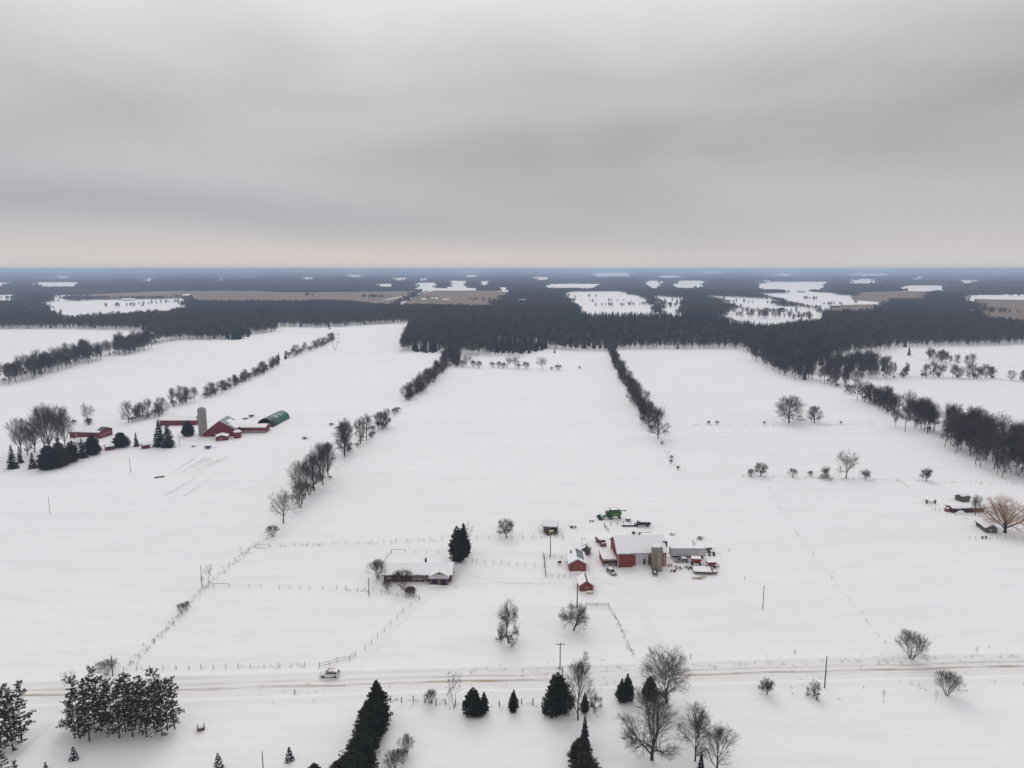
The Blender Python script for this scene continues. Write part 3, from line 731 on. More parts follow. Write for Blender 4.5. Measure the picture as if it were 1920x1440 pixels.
# far left belt
HA = [(-40, 722), (0, 713), (83, 690), (157, 673), (193, 668), (247, 654), (310, 641), (345, 637)]
row(HA, 46, 'forest', 18, 22, 'tall bare tree in the long belt along the far left field edge', 'bare trees in the far left belt', 1.2, 26)
scrub(HA, 26, 3, 6, 'bare shrub at the foot of the far left tree belt', 'shrubs under the far left belt', 1.0, 8)
# hedgerow running away from the left farm
HB = [(383, 747), (410, 735), (450, 717), (493, 697), (520, 683)]
row(HB, 24, ['hedge', 'hedge', 'grey', 'tallfan'], 6, 12, 'bare tree in the hedgerow running back from the left farm silo', 'bare trees in the hedgerow behind the left farm', 1.5, 3, sx=(0.9, 1.25))
scrub(HB, 44, 3.5, 7, 'bare shrub in the hedgerow running back from the left farm silo', 'shrubs in the hedgerow behind the left farm', 1.6, 3)
HB2 = [(535, 676), (577, 660), (600, 650), (627, 638)]
row(HB2, 14, ['hedge', 'tallfan'], 8, 13, 'bare tree at the far end of the left hedgerow below the wood', 'bare trees at the far end of the left hedgerow', 1.5, 3)
scrub(HB2, 22, 4, 8, 'bare shrub at the far end of the left hedgerow below the wood', 'shrubs at the far end of the left hedgerow', 1.6, 3)
for (u, v, vt), lb in zip([(523, 676, 661), (535, 674, 660)], ['dark spruce in the left hedgerow, nearer of the small pair', 'dark spruce in the left hedgerow, farther of the small pair']):
    at_px('darkspruce', 'spruce_tree', lb, 'tree', u, v, vt, sx=1.3)
at_px('spindly', 'bare_tree', 'lone thin bare tree standing just off the far end of left hedgerow', 'tree', 628, 657, 622, 0, sx=1.6)
for a, b, nn, nm in (([(240, 793), (260, 790), (285, 784), (308, 776)], None, 9, 'clump just left of the tall grey silo'), ([(320, 763), (340, 758), (358, 750)], None, 6, 'small clump above the tall grey silo')):
    row(a, nn, ['hedge', 'grey'], 8, 14, 'bare tree in the ' + nm, 'bare trees in the ' + nm, 2.0, 4, sx=(0.8, 1.1))
    scrub(a, nn, 3.5, 6, 'bare shrub in the ' + nm, 'shrubs in the ' + nm, 2, 4)

# centre left hedgerow: from the house field back to the wood
at_px('vase', 'bare_tree', 'spreading bare tree at the near end of centre left hedgerow', 'tree', 531, 981, 922, 0, sx=0.85)
at_px('shrub', 'bare_shrub', 'low bare shrub at the near end of centre left hedgerow', 'shrub', 512, 1006, 986, 1)
at_px('shrub', 'bare_shrub', 'bushy bare shrub below the big clump in centre left hedgerow', 'shrub', 562, 952, 905, 2, sx=0.7)
HC1 = [(566, 940), (583, 928), (600, 914), (617, 903), (630, 888)]
row(HC1, 8, ['tallfan', 'tallfan', 'hedge'], 14, 18, 'tall bare tree in the big clump of centre left hedgerow', 'bare trees in the big clump of centre left hedgerow', 0.8, 4, sx=(0.8, 1.0))
scrub(HC1, 6, 2, 4, 'bare shrub under the big clump of centre left hedgerow', 'shrubs under the big clump', 1.2, 3)
HC2 = [(648, 858), (660, 848)]
row(HC2, 3, ['tallfan', 'hedge'], 16, 19, 'tall bare tree in the middle trio of centre left hedgerow', 'bare trees in the middle trio', 1.0, 3, sx=(0.7, 0.9))
row([(679, 833), (692, 824)], 2, 'hedge', 14, 16, 'tall rounded bare tree in the pair past the middle trio', 'bare trees in the pair past the middle trio', 0.8, 2, sx=(0.85, 1.0))
scrub([(655, 852), (700, 818), (725, 800)], 10, 2.5, 5, 'bare shrub among middle trees of centre left hedgerow', 'shrubs among the middle hedgerow trees', 1.2, 3)
row([(709, 808), (722, 799)], 3, 'hedge', 8, 12, 'smaller bare tree in centre left hedgerow beyond the pair', 'smaller bare trees in centre left hedgerow', 1.2, 2)
scrub([(738, 780), (757, 770)], 4, 4, 5.5, 'low bare shrub in the gap of centre left hedgerow', 'low shrubs in the hedgerow gap', 1.4, 2)
HC3 = [(768, 753), (790, 737), (810, 720), (830, 702), (842, 688), (853, 672)]
row(HC3, 36, ['hedge', 'hedge', 'forest'], 10, 14, 'bare tree in far stretch of centre left hedgerow', 'bare trees in far stretch of centre left hedgerow', 1.2, 7)
scrub(HC3, 40, 3.5, 7, 'bare shrub in far stretch of centre left hedgerow', 'shrubs in far stretch of centre left hedgerow', 1.5, 6)
# centre right hedgerow
HD = [(1147, 662), (1158, 690), (1172, 718), (1188, 745), (1203, 772), (1216, 792), (1228, 808)]
row(HD, 44, 'hedge', 10, 13.5, 'bare tree in the straight hedgerow right of centre', 'bare trees in the straight hedgerow right of centre', 1.6, 0)
scrub(HD, 40, 3, 6, 'bare shrub in the straight hedgerow right of centre', 'shrubs in the straight hedgerow right of centre', 1.8)
at_px('hedge', 'bare_tree', 'rounded bare tree at the near end of the straight hedgerow', 'tree', 1234, 822, 766, 0, sx=0.95)
for u, v, vt, k, lb in [(1241, 834, 828, 0, 'tiny bare bush just below the straight hedgerow'), (1259, 861, 854, 1, 'small dark bush down the line from the straight hedgerow'), (1258, 869, 862, 2, 'small round bush beside the field stones right of centre'), (1271, 881, 874, 3, 'low dark bush lowest on the line from straight hedgerow')]:
    at_px('shrub', 'bare_shrub', lb, 'shrub', u, v, vt, k)
# right belt
HE0 = [(1392, 658), (1440, 673), (1490, 697), (1530, 714), (1565, 727)]
row(HE0, 30, ['forest', 'hedge'], 9, 14, 'bare tree on the ragged wood edge right of the centre field', 'bare trees on the ragged right wood edge', 2, 14)
scrub(HE0, 18, 3, 6, 'bare shrub on the ragged wood edge right of the centre field', 'shrubs on the ragged right wood edge', 2, 6)
row([(1577, 738), (1600, 740)], 3, 'hedge', 7, 11, 'bare tree in the small bunch at the gap of right belt', 'bare trees at the gap of the right belt', 2, 2)
HE1 = [(1608, 750), (1632, 758), (1657, 767), (1690, 781), (1723, 793)]
row(HE1, 18, ['forest', 'hedge'], 11, 15, 'bare tree in middle stretch of the right hand belt', 'bare trees in middle stretch of the right belt', 1.2, 6)
HE2 = [(1732, 800), (1763, 813), (1813, 833), (1850, 850), (1880, 864), (1920, 885), (1970, 905)]
row(HE2, 38, 'forest', 16, 21, 'tall bare tree in near stretch of the right hand belt', 'bare trees in near stretch of the right belt', 1.0, 12)
scrub(HE1 + HE2, 30, 2.5, 5, 'bare shrub at the foot of the right hand belt', 'shrubs under the right belt', 1.0, 5)
row([(1860, 822), (1900, 838), (1960, 862)], 20, 'forest', 15, 19, 'tall bare tree deep in the wood corner at right edge', 'bare trees deep in the right wood corner', 3, 20)
# rows across the far right fields
row([(1727, 672), (1760, 678), (1800, 690), (1830, 692)], 12, ['hedge', 'forest'], 11, 15, 'bare tree in the slanting row across the far right field', 'bare trees in the slanting far right row', 2, 5)
row([(1585, 709), (1640, 711), (1720, 708), (1800, 711), (1880, 710)], 26, ['hedge', 'forest'], 9, 15, 'bare tree in the level row across the far right field', 'bare trees in the level far right row', 2, 10)
scrub([(1585, 709), (1640, 711), (1720, 708), (1800, 711), (1880, 710)], 14, 3, 6, 'bare shrub in the level row across the far right field', 'shrubs in the level far right row', 2, 8)
row([(1902, 714), (1945, 716)], 5, 'hedge', 9, 13, 'bare tree in the clump at the right picture edge', 'bare trees at the right picture edge', 3, 8)
at_px('spruce', 'spruce_tree', 'pale frosted spruce beside the far right wood corner', 'tree', 1704, 667, 649, 0)
# row across the back of the centre field
for u, v, vt, k, vr in [(858, 688, 668, 'hedge', 0), (875, 687, 664, 'vase', 1), (868, 689, 676, 'shrub', 0), (887, 689, 676, 'shrub', 1), (898, 690, 677, 'shrub', 2), (923, 690, 679, 'shrub', 3), (935, 690, 678, 'shrub', 4), (951, 690, 669, 'vase', 2), (966, 691, 668, 'vase', 0), (972, 691, 682, 'shrub', 1), (986, 692, 679, 'shrub', 3), (944, 691, 680, 'shrub', 2)]:
    nm = 'bare_shrub' if k == 'shrub' else 'bare_tree'; ct = 'shrub' if k == 'shrub' else 'tree'
    at_px(k, nm, ('round bare shrub' if k == 'shrub' else 'bare vase shaped tree') + ' in the row across the back of centre field', ct, u, v, vt, vr, group=('shrubs' if k == 'shrub' else 'bare trees') + ' across the back of the centre field', sx=0.9)
at_px('vase', 'bare_tree', 'lone vase shaped bare tree at the back of the centre field', 'tree', 1016, 693, 670, 0)
at_px('shrub', 'bare_shrub', 'broad dark shrub right of the lone tree behind centre field', 'shrub', 1047, 694, 684, 1, sx=1.2)
at_px('shrub', 'bare_shrub', 'small shrub between lone tree and broad shrub behind centre field', 'shrub', 1034, 694, 688, 2)
at_px('shrub', 'bare_shrub', 'tiny shrub at the right back corner of the centre field', 'shrub', 1087, 692, 687, 3)

# right hand field trees
at_px('oak', 'bare_tree', 'large dense round crowned bare tree in the right field', 'tree', 1479, 793, 745, 0)
at_px('oak', 'bare_tree', 'smaller round bare tree beside the large crowned one', 'tree', 1527, 792, 763, 1)
at_px('spindly', 'bare_tree', 'thin sapling left of the smaller round tree in right field', 'tree', 1514, 792, 770, 1)
at_px('gnarl', 'bare_tree', 'low spreading thorn tree at left end of the right field row', 'tree', 1426, 893, 869, 0)
at_px('shrub', 'bare_shrub', 'small bare bush touching the leftmost thorn tree', 'shrub', 1408, 894, 880, 0)
at_px('shrub', 'bare_shrub', 'neat round bush second along the right field row', 'shrub', 1486, 894, 879, 1)
at_px('gnarl', 'bare_tree', 'crooked thorn tree left of the tall vase shaped tree', 'tree', 1548, 898, 875, 1, sx=1.1)
at_px('vase', 'bare_tree', 'tall open vase shaped bare tree in the right field row', 'tree', 1586, 897, 848, 2)
at_px('gnarl', 'bare_tree', 'small flat topped thorn just right of the tall vase tree', 'tree', 1622, 898, 881, 2)
at_px('gnarl', 'bare_tree', 'dense round thorn tree alone at right end of field row', 'tree', 1737, 902, 878, 3, sx=0.95)
for u, v, vt, k, lb in [(1329, 796, 789, 0, 'leftmost tiny bush on the upper right field line'), (1344, 796, 789, 1, 'tiny bush second from left on upper right field line'), (1433, 796, 790, 2, 'small bush just left of the large crowned tree'), (1577, 795, 790, 3, 'low bush right of the smaller round tree'), (1519, 893, 883, 4, 'pale wispy bush between round bush and crooked thorn')]:
    at_px('shrub', 'bare_shrub', lb, 'shrub', u, v, vt, k)

# left farm planting
for (u, v, vt, k, sx), lb in zip([(40, 850, 788, 0, .95), (95, 846, 762, 1, .9), (110, 842, 765, 2, .95), (65, 848, 796, 1, 1.1), (122, 838, 770, 0, .85), (84, 850, 768, 3, .9), (52, 854, 806, 2, 1.1)],
                            ['leftmost tall grey bare tree in the left farm windbreak', 'tallest upright grey bare tree in the left farm windbreak', 'tall grey bare tree right of the tallest in left windbreak', 'shorter tangled bare tree in the left farm windbreak', 'rightmost tall grey bare tree by the left red barn', 'tall grey bare tree just left of the tallest in windbreak', 'low tangled bare tree above the low spreading spruce']):
    at_px('grey', 'bare_tree', lb, 'tree', u, v, vt, k, sx=sx)
at_px('vase', 'bare_tree', 'small bare tree rising behind the left red barn', 'tree', 165, 797, 755, 1, sx=0.6)
scrub([(138, 797), (178, 797)], 5, 4, 6, 'dense bare shrub behind the left red barn', 'shrubs behind the left red barn', 0.8, 1)
for (u, v, vt, k, sx), lb in zip([(24, 878, 832, 'spruce', 1.0), (38, 868, 835, 'spruce', .9), (62, 878, 848, 'spruce', 1.3), (92, 879, 836, 'round', .8), (112, 874, 830, 'brown', 1.0), (135, 866, 826, 'cedar', 1.1), (174, 852, 816, 'round', .8), (155, 858, 820, 'spruce', 1.1)],
                          ['leftmost dark spruce at end of the left farm windbreak', 'dark spruce tucked behind the leftmost one', 'low spreading spruce in the left farm windbreak', 'broad evergreen left of the thickest windbreak stretch', 'broad evergreen in the thickest windbreak stretch', 'broad evergreen at the middle of the left windbreak', 'broad evergreen at right end of left windbreak below the barn', 'broad evergreen second from right end of left windbreak']):
    at_px(k, 'evergreen_tree', lb, 'tree', u, v, vt, sx=sx)
at_px('round', 'evergreen_tree', 'round dark evergreen right of the left red barn', 'tree', 227, 838, 811, 0, sx=1.0)
at_px('spruce', 'spruce_tree', 'small pointed spruce beside the little red hut', 'tree', 256, 837, 810, 1, sx=1.0)
at_px('spruce', 'spruce_tree', 'tall dark spruce left of the pair by left farm lane', 'tree', 300, 836, 784, 0, sx=1.1)
at_px('spruce', 'spruce_tree', 'tall dark spruce right of the pair by left farm lane', 'tree', 316, 838, 787, 2, sx=1.0)
at_px('round', 'evergreen_tree', 'round dark evergreen standing before the tall grey silo', 'tree', 353, 817, 790, 1, sx=0.9)

# round the house and yard
at_px('cedar', 'cedar_tree', 'tall dark cedar behind the brick bungalow', 'tree', 858, 1053, 986, 0, sx=0.75)
at_px('cedar', 'cedar_tree', 'slimmer cedar leaning out behind the tall one', 'tree', 869, 1036, 981, 1, sx=0.7)
at_px('spindly', 'bare_tree', 'reddish bare tree growing through the bungalow cedars', 'tree', 877, 1030, 984, 1, sx=1.3)
at_px('gnarl', 'bare_tree', 'round bare apple tree on the fence behind the house', 'tree', 950, 1008, 976, 0)
at_px('gnarl', 'bare_tree', 'tall twisted bare tree on the lawn between house and road', 'tree', 954, 1205, 1128, 1, sx=0.62)
at_px('gnarl', 'bare_tree', 'wide gnarled bare tree in front of the yard pole', 'tree', 1075, 1182, 1136, 2, sx=0.95)
at_px('shrub', 'bare_shrub', 'tall bare shrub at the left end of the bungalow', 'shrub', 708, 1085, 1052, 0)
at_px('shrub', 'bare_shrub', 'dark leafless bush against the middle of the bungalow front', 'shrub', 756, 1106, 1070, 1, sx=0.95)
at_px('redshrub', 'bare_shrub', 'low spreading red twigged bush by the bungalow walk', 'shrub', 769, 1115, 1102, 0)
at_px('shrub', 'bare_shrub', 'small wispy shrub below the bungalow left windows', 'shrub', 726, 1105, 1090, 2, sx=1.3)
at_px('spindly', 'bare_tree', 'pale young bare tree behind the white trailer', 'tree', 1301, 1028, 1012, 0, sx=1.6)
at_px('larch', 'bare_shrub', 'bare sapling left of the cattle trailer yard', 'shrub', 1301, 1026, 1018, 0)
# left boundary line shrubs
for (u, v, vt, k), lb in zip([(391, 1095, 1060, 3), (380, 1102, 1080, 0), (340, 1150, 1132, 1), (452, 1038, 1026, 2), (200, 1266, 1240, 3), (350, 1141, 1128, 4)],
                             ['upright bare shrub beside the pole on the left boundary', 'small bare shrub at the fence corner left of house', 'small shrub halfway down the left boundary fence', 'small shrub high on the left boundary fence', 'spiky bare bush beside the pole near left road', 'smaller shrub just above the boundary fence bush']):
    at_px('spindly' if k in (3, 0, 2) and u > 210 else 'shrub', 'bare_shrub', lb, 'shrub', u, v, vt, k, sx=1.2 if k in (3, 0, 2) else 0.8)
at_px('spindly', 'bare_tree', 'frosty thin sapling left of the pine grove by the road', 'tree', 122, 1287, 1260, 0, sx=1.2)
at_px('spindly', 'bare_tree', 'second thin sapling just above the pine grove', 'tree', 138, 1284, 1256, 1, sx=0.8)

# roadside foreground
FG = [('spindly', 'tallest thin bare tree between road and fence posts', 851, 1328, 1258, 0, 1.1), ('spindly', 'thin crooked bare stem left of the tallest roadside one', 843, 1330, 1290, 1, 0.8),
      ('shrub', 'round bare shrub on the fence line below the road', 808, 1320, 1296, 0, 1.0), ('tallfan', 'tall fan shaped bare tree among the centre cedars', 1084, 1350, 1248, 0, 0.9),
      ('larch', 'feathery leafless larch at the road above the fan tree', 1097, 1254, 1220, 0, 1.0), ('gnarl', 'small crooked bare tree right of the fan tree', 1117, 1330, 1302, 1, 0.9),
      ('big', 'big spreading bare tree overhanging the road', 1250, 1318, 1220, 1, 1.05), ('big', 'largest many limbed bare tree at bottom right of centre', 1222, 1425, 1308, 0, 1.12),
      ('big', 'bare tree with forked trunk right of the largest one', 1303, 1427, 1330, 2, 0.85), ('tallfan', 'fan shaped bare tree at lower edge right of the forked one', 1345, 1452, 1368, 0, 1.2),
      ('shrub', 'tidy vase shaped bare shrub above the road at right', 1708, 1236, 1188, 3, 0.85), ('gnarl', 'small round bare tree below road, leftmost of three', 1438, 1303, 1273, 3, 0.95),
      ('gnarl', 'small reddish bare tree beside the tall roadside pole', 1524, 1308, 1278, 1, 0.85), ('shrub', 'dense dark round bush below road at far right', 1775, 1304, 1262, 3, 0.9),
      ('spindly', 'thin lone sapling on the lower right snow', 1656, 1318, 1292, 0, 0.7), ('spindly', 'thin sapling at left foot of the dense dark bush', 1754, 1318, 1296, 1, 0.6),
      ('spindly', 'thin weedy sapling above the road at far right', 1830, 1229, 1212, 1, 0.8),
      ('shrub', 'round bare shrub topmost of three at lower centre left', 763, 1410, 1381, 1, 0.9), ('shrub', 'middle bare shrub of three at lower centre left', 755, 1432, 1405, 2, 0.8), ('shrub', 'lowest bare shrub of three at lower centre left', 738, 1452, 1412, 3, 0.8)]
for k, lb, u, v, vt, vr, sx in FG:
    sh = k == 'shrub'
    at_px(k, 'bare_shrub' if sh else 'larch_tree' if k == 'larch' else 'bare_tree', lb, 'shrub' if sh else 'tree', u, v, vt, vr, sx=sx)
CE = [('cedar', 'tall dark cedar at top of the cedar hedge below road', 708, 1352, 1276, 1, 1.05), ('cedar', 'dark cedar second from top of the cedar hedge', 700, 1372, 1312, 2, 1.25),
      ('cedar', 'dark cedar third from top of the cedar hedge', 690, 1392, 1336, 0, 1.35), ('cedar', 'dark cedar fourth from top of the cedar hedge', 684, 1414, 1358, 3, 1.45),
      ('cedar', 'dark cedar fifth from top of the cedar hedge', 675, 1440, 1378, 2, 1.4), ('cedar', 'lowest dark cedar of the hedge at bottom edge', 662, 1468, 1405, 0, 1.45),
      ('cedar', 'bushy dark cedar of a pair below the road', 887, 1340, 1290, 2, 1.0), ('cedar', 'smaller dark cedar at right of the bushy one', 908, 1336, 1297, 1, .75),
      ('cedar', 'small narrow cedar alone on the fence line', 963, 1332, 1293, 1, .75), ('cedar', 'full dark cedar beside the leaning roadside pole', 1046, 1335, 1262, 2, .95),
      ('cedar', 'dark cedar left of the pair under the spreading tree', 1166, 1316, 1272, 1, .85), ('cedar', 'full dark cedar right of the pair under spreading tree', 1176, 1314, 1263, 3, .8),
      ('cedar', 'rounded dark cedar at foot of the spreading tree', 1219, 1309, 1268, 2, .95), ('darkspruce', 'slim blue green spruce behind the lowest centre cedar', 1096, 1400, 1338, 0, .9),
      ('cedar', 'black green cedar lowest in the centre at bottom edge', 1088, 1432, 1382, 0, 1.25), ('brown', 'bronzed cedar at the bottom edge right of centre', 1094, 1460, 1412, 0, 1.2),
      ('cedar', 'narrow dark cedar hidden behind the fan tree', 1096, 1336, 1298, 3, .7), ('darkspruce', 'small dark spruce at foot of the forked bare tree', 1314, 1448, 1406, 1, 1.0),
      ('brown', 'bronzed cedar top at bottom edge left of the hedge', 590, 1466, 1432, 1, 1.0), ('brown', 'bronzed cedar top touching the foot of the hedge', 632, 1470, 1428, 0, 1.0)]
for k, lb, u, v, vt, vr, sx in CE:
    at_px(k, 'spruce_tree' if 'spruce' in k else 'cedar_tree', lb, 'tree', u, v, vt, vr, sx=sx)
for u, v, vt, k, lb in [(139, 1424, 1399, 0, 'small snowy spruce below the pine grove'), (86, 1444, 1428, 1, 'tip of a snowy spruce at bottom left edge'), (410, 1444, 1411, 2, 'snow dusted spruce at bottom edge left of centre'), (543, 1426, 1400, 0, 'small very snowy spruce right of the short pole')]:
    at_px('snowspruce', 'spruce_tree', lb, 'tree', u, v, vt, k)
pines = [(150, 1385), (162, 1368), (168, 1390), (190, 1372), (202, 1381), (212, 1365), (224, 1384), (236, 1372), (249, 1382), (262, 1371), (268, 1378), (275, 1382), (297, 1372), (304, 1380), (314, 1369), (328, 1366), (140, 1372), (180, 1358), (244, 1360), (288, 1362)]
for i, (u, v) in enumerate(sorted(pines)):
    plant('pine', 'pine_tree', nth('tall pine in the snowy grove at lower left', i), 'tree', G(u, v), PRNG.uniform(11.8, 13.8) * (0.9 if u > 310 else 1.0), i, 'pines in the lower left grove')
for i, (u, v) in enumerate(sorted([(2, 1402), (14, 1392), (25, 1408), (40, 1390), (-12, 1395), (-25, 1405), (-8, 1412)])):
    plant('pine', 'pine_tree', nth('tall pine in the bunch cut by left picture edge', i), 'tree', G(u, v), PRNG.uniform(12.5, 14.0), i + 2, 'pines at the left picture edge')
plant('pine', 'pine_tree', 'pine crown rising at the bottom left corner', 'tree', G(8, 1478), 8.0, 1)
plant('pine', 'pine_tree', 'second lower pine crown at the bottom left corner', 'tree', G(30, 1492), 7.2, 3)
# right farm trees
at_px('willow', 'willow_tree', 'golden weeping willow at the right picture edge', 'tree', 1884, 999, 936, 0, sx=1.12)
at_px('grey', 'bare_tree', 'upright grey bare tree behind the long red shed', 'tree', 1829, 967, 930, 1, sx=0.85)

# --------------------------------------------------------- forests that read as one mass
def inside(poly, X, Y):
    r = np.zeros(len(X), dtype=bool); n = len(poly); j = n - 1
    for i in range(n):
        xi, yi = poly[i]; xj, yj = poly[j]
        c = ((yi > Y) != (yj > Y)) & (X < (xj - xi) * (Y - yi) / (yj - yi + 1e-12) + xi); r ^= c; j = i
    return r
def poly(front, back=(), zf=0.0, zb=0.0):
    return [tuple(G(u, v, zf).xy) for u, v in front] + [tuple(G(u, v, zb).xy) for u, v in back]
HW = 20.0
front = [(-330, 622), (0, 617), (140, 617), (270, 620), (330, 637), (447, 637), (477, 628), (517, 623), (522, 613), (600, 615), (640, 613), (767, 606), (766, 623), (750, 660), (823, 663), (867, 667), (977, 668),
         (1027, 655), (1070, 657), (1140, 660), (1163, 655), (1390, 656), (1440, 671), (1490, 694), (1520, 705), (1547, 690), (1570, 672), (1600, 664), (1647, 660), (1697, 652), (1800, 650), (1920, 647), (2250, 642)]
back = [(-330, 566), (0, 566), (90, 569), (100, 582), (120, 586), (220, 586), (330, 577), (360, 557), (640, 557), (700, 561), (780, 564), (960, 571), (1020, 576), (1110, 581), (1280, 583), (1330, 588), (1400, 592), (1480, 600), (1540, 600), (1650, 580), (1790, 591), (1920, 598), (2250, 604)]
MAIN = poly(front, back[::-1], 0, HW)
clump = poly([(1547, 700), (1575, 709), (1610, 709), (1650, 707), (1668, 700)], [(1665, 672), (1620, 662), (1560, 668)], 0, 12)
bk = [tuple(G(u, v, HW).xy) for u, v in back]
FAR = bk + [(x * 40, y * 40) for x, y in bk[::-1]]
# open land among the far woods: rows where it shows (front verge = tree tops before it, back verge = foot of the trees behind)
def field(frontv, backv): return poly(frontv, backv[::-1], HW, 0.0)
def tract(pts):          # outline in view; a third value of 1 marks the verge that trees stand before
    return [tuple(G(p[0], p[1], HW if len(p) > 2 else 0.0).xy) for p in pts]
WHITE = [tract([(68, 571), (100, 568), (195, 563), (345, 560), (352, 566, 1), (322, 577, 1), (165, 583, 1), (115, 585, 1), (98, 577, 1)]),
         tract([(1055, 553), (1068, 548), (1162, 547), (1182, 554), (1214, 561), (1240, 580, 1), (1100, 579, 1), (1077, 563, 1)]),
         tract([(1222, 557), (1282, 560), (1281, 571), (1279, 582, 1), (1250, 581, 1)]),
         tract([(1318, 556), (1390, 559), (1442, 562), (1462, 569), (1402, 574, 1), (1384, 567, 1)]),
         tract([(1382, 574), (1440, 572), (1490, 576), (1540, 584), (1542, 591, 1), (1440, 602, 1), (1396, 594, 1), (1345, 585, 1)]),
         tract([(1410, 553), (1465, 550), (1474, 541), (1486, 542), (1562, 550), (1592, 557), (1684, 571), (1560, 576, 1), (1505, 567, 1), (1490, 559, 1)])]
for u0, u1, v0, v1 in [(-70, 34, 529, 533), (43, 167, 529, 534), (183, 211, 529, 532), (258, 297, 521, 528), (-50, 36, 552, 558), (90, 134, 553, 557), (400, 430, 521, 524), (335, 352, 511, 513), (560, 598, 520, 522), (640, 690, 515, 518), (862, 904, 515, 518),
                       (730, 770, 521, 524), (778, 810, 522, 525), (770, 828, 530, 537), (832, 886, 526, 534), (892, 926, 527, 532), (778, 900, 540, 545), (1017, 1132, 532, 537), (994, 1038, 519, 523), (1102, 1193, 511, 517), (1204, 1250, 526, 536), (1254, 1332, 526, 536), (1310, 1370, 509, 512),
                       (1408, 1566, 528, 538), (1440, 1500, 513, 516), (1580, 1660, 523, 529), (1592, 1680, 513, 516), (1674, 1796, 535, 540), (1800, 1990, 553, 559), (1850, 1892, 511, 514), (1700, 1740, 519, 522), (450, 480, 517, 519), (95, 140, 517, 520), (1230, 1290, 517, 519), (930, 960, 539, 541), (700, 745, 532, 534), (1780, 1850, 525, 528)]:
    e = (u1 - u0) * 0.12
    WHITE.append(tract([(u0, (v0 + v1) / 2), (u0 + e, v0 + 0.4), ((u0 + u1) / 2, v0), (u1 - e * 0.6, v0 + 0.5), (u1, v0 + 1), (u1 - e, v1, 1), ((u0 + u1) / 2, v1 - 0.4, 1), (u0 + e * 0.7, v1, 1)]))
BROWN = [('wide tan stubble field beyond the left wood', tract([(110, 557), (170, 552), (300, 546), (430, 545), (553, 548), (640, 549), (700, 547), (790, 546), (735, 563, 1), (640, 562, 1), (566, 560, 1), (430, 557, 1), (366, 559, 1), (340, 560), (195, 562), (120, 561)])),
         ('tan stubble field right of the white lane', field([(740, 565), (820, 566), (900, 568), (925, 562)], [(795, 546), (815, 545), (925, 545), (958, 549)])),
         ('narrow tan stubble field at upper right', field([(1600, 551), (1650, 554), (1745, 553)], [(1590, 549), (1680, 546), (1748, 547)])),
         ('tan stubble field at the right picture edge', field([(1830, 570), (1836, 585), (1920, 592), (1990, 596)], [(1827, 561), (1920, 563), (1990, 566)])),
         ('small tan stubble strip behind the right wood', field([(1560, 574), (1650, 573)], [(1555, 573), (1640, 571)]))]
for lb, pg in BROWN:
    import bmesh
    bm = bmesh.new(); f = bm.faces.new([bm.verts.new((x, y, 0)) for x, y in pg])
    bmesh.ops.triangulate(bm, faces=[f])
    for _ in range(4):
        bmesh.ops.subdivide_edges(bm, edges=bm.edges[:], cuts=1, use_grid_fill=True)
    for v in bm.verts: v.co.z = terrain(v.co.x, v.co.y) + 0.9
    bm.normal_update()
    if sum(f.normal.z for f in bm.faces) < 0: bmesh.ops.reverse_faces(bm, faces=bm.faces)
    me = bpy.data.meshes.new('stubble_field'); bm.to_mesh(me); bm.free(); me.materials.append(M_STUBBLE)
    tag(link('stubble_field', me), lb, kind='structure')
la, lb_ = G(722, 563), G(812, 546)
ribbon('lane', [la.lerp(lb_, i / 20) for i in range(21)], [-7, 7], [1.4, 1.4], M_RSNOW, 'straight white lane between the tan stubble fields')

nrng = np.random.default_rng(5)
OPEN = WHITE + [p for _, p in BROWN]
for _ in range(70):       # small unnamed clearings far out
    r = nrng.uniform(5500, 26000); a = nrng.uniform(-0.75, 0.75); w = r * nrng.uniform(0.008, 0.03); d = r * nrng.uniform(0.05, 0.12)
    x, y = r * math.sin(a), r * math.cos(a); sk = nrng.uniform(-0.4, 0.4) * w
    OPEN.append([(x - w, y), (x + w, y + sk), (x + w * 0.9, y + d), (x - w * 1.1, y + d + sk)])

def scatter(r0, r1, step, grow_k=0.0):
    X = []; Y = []
    r = r0
    while r < r1:
        s = max(step, r * grow_k); a = np.arange(-0.80, 0.80, s / r)
        a = a + nrng.uniform(-0.5, 0.5, len(a)) * s / r; rr = r + nrng.uniform(-0.5, 0.5, len(a)) * s
        X.append(np.sin(a) * rr); Y.append(np.cos(a) * rr); r += s
    return np.concatenate(X), np.concatenate(Y)
def is_wood(X, Y):
    main = inside(MAIN, X, Y) | inside(clump, X, Y)
    far = inside(FAR, X, Y) & ~main
    k = np.hypot(X, Y) / 2500.0 * 0.38
    X, Y = X + k * (22 * np.sin(Y / 61.0) + 14 * np.sin(X / 37.0 + Y / 90.0) + 9 * np.sin(X / 13.0)), Y + k * (30 * np.sin(X / 83.0) + 20 * np.sin(X / 29.0 + 1.0) + 14 * np.sin(Y / 41.0))
    X, Y = X + nrng.normal(0, 1, len(X)) * 16 * k, Y + nrng.normal(0, 1, len(X)) * 45 * k
    for p in OPEN:
        P = np.array(p); bb = (X > P[:, 0].min()) & (X < P[:, 0].max()) & (Y > P[:, 1].min()) & (Y < P[:, 1].max()) & far
        ix = np.nonzero(bb)[0]
        if len(ix): far[ix[inside(p, X[ix], Y[ix])]] = False
    return main, far

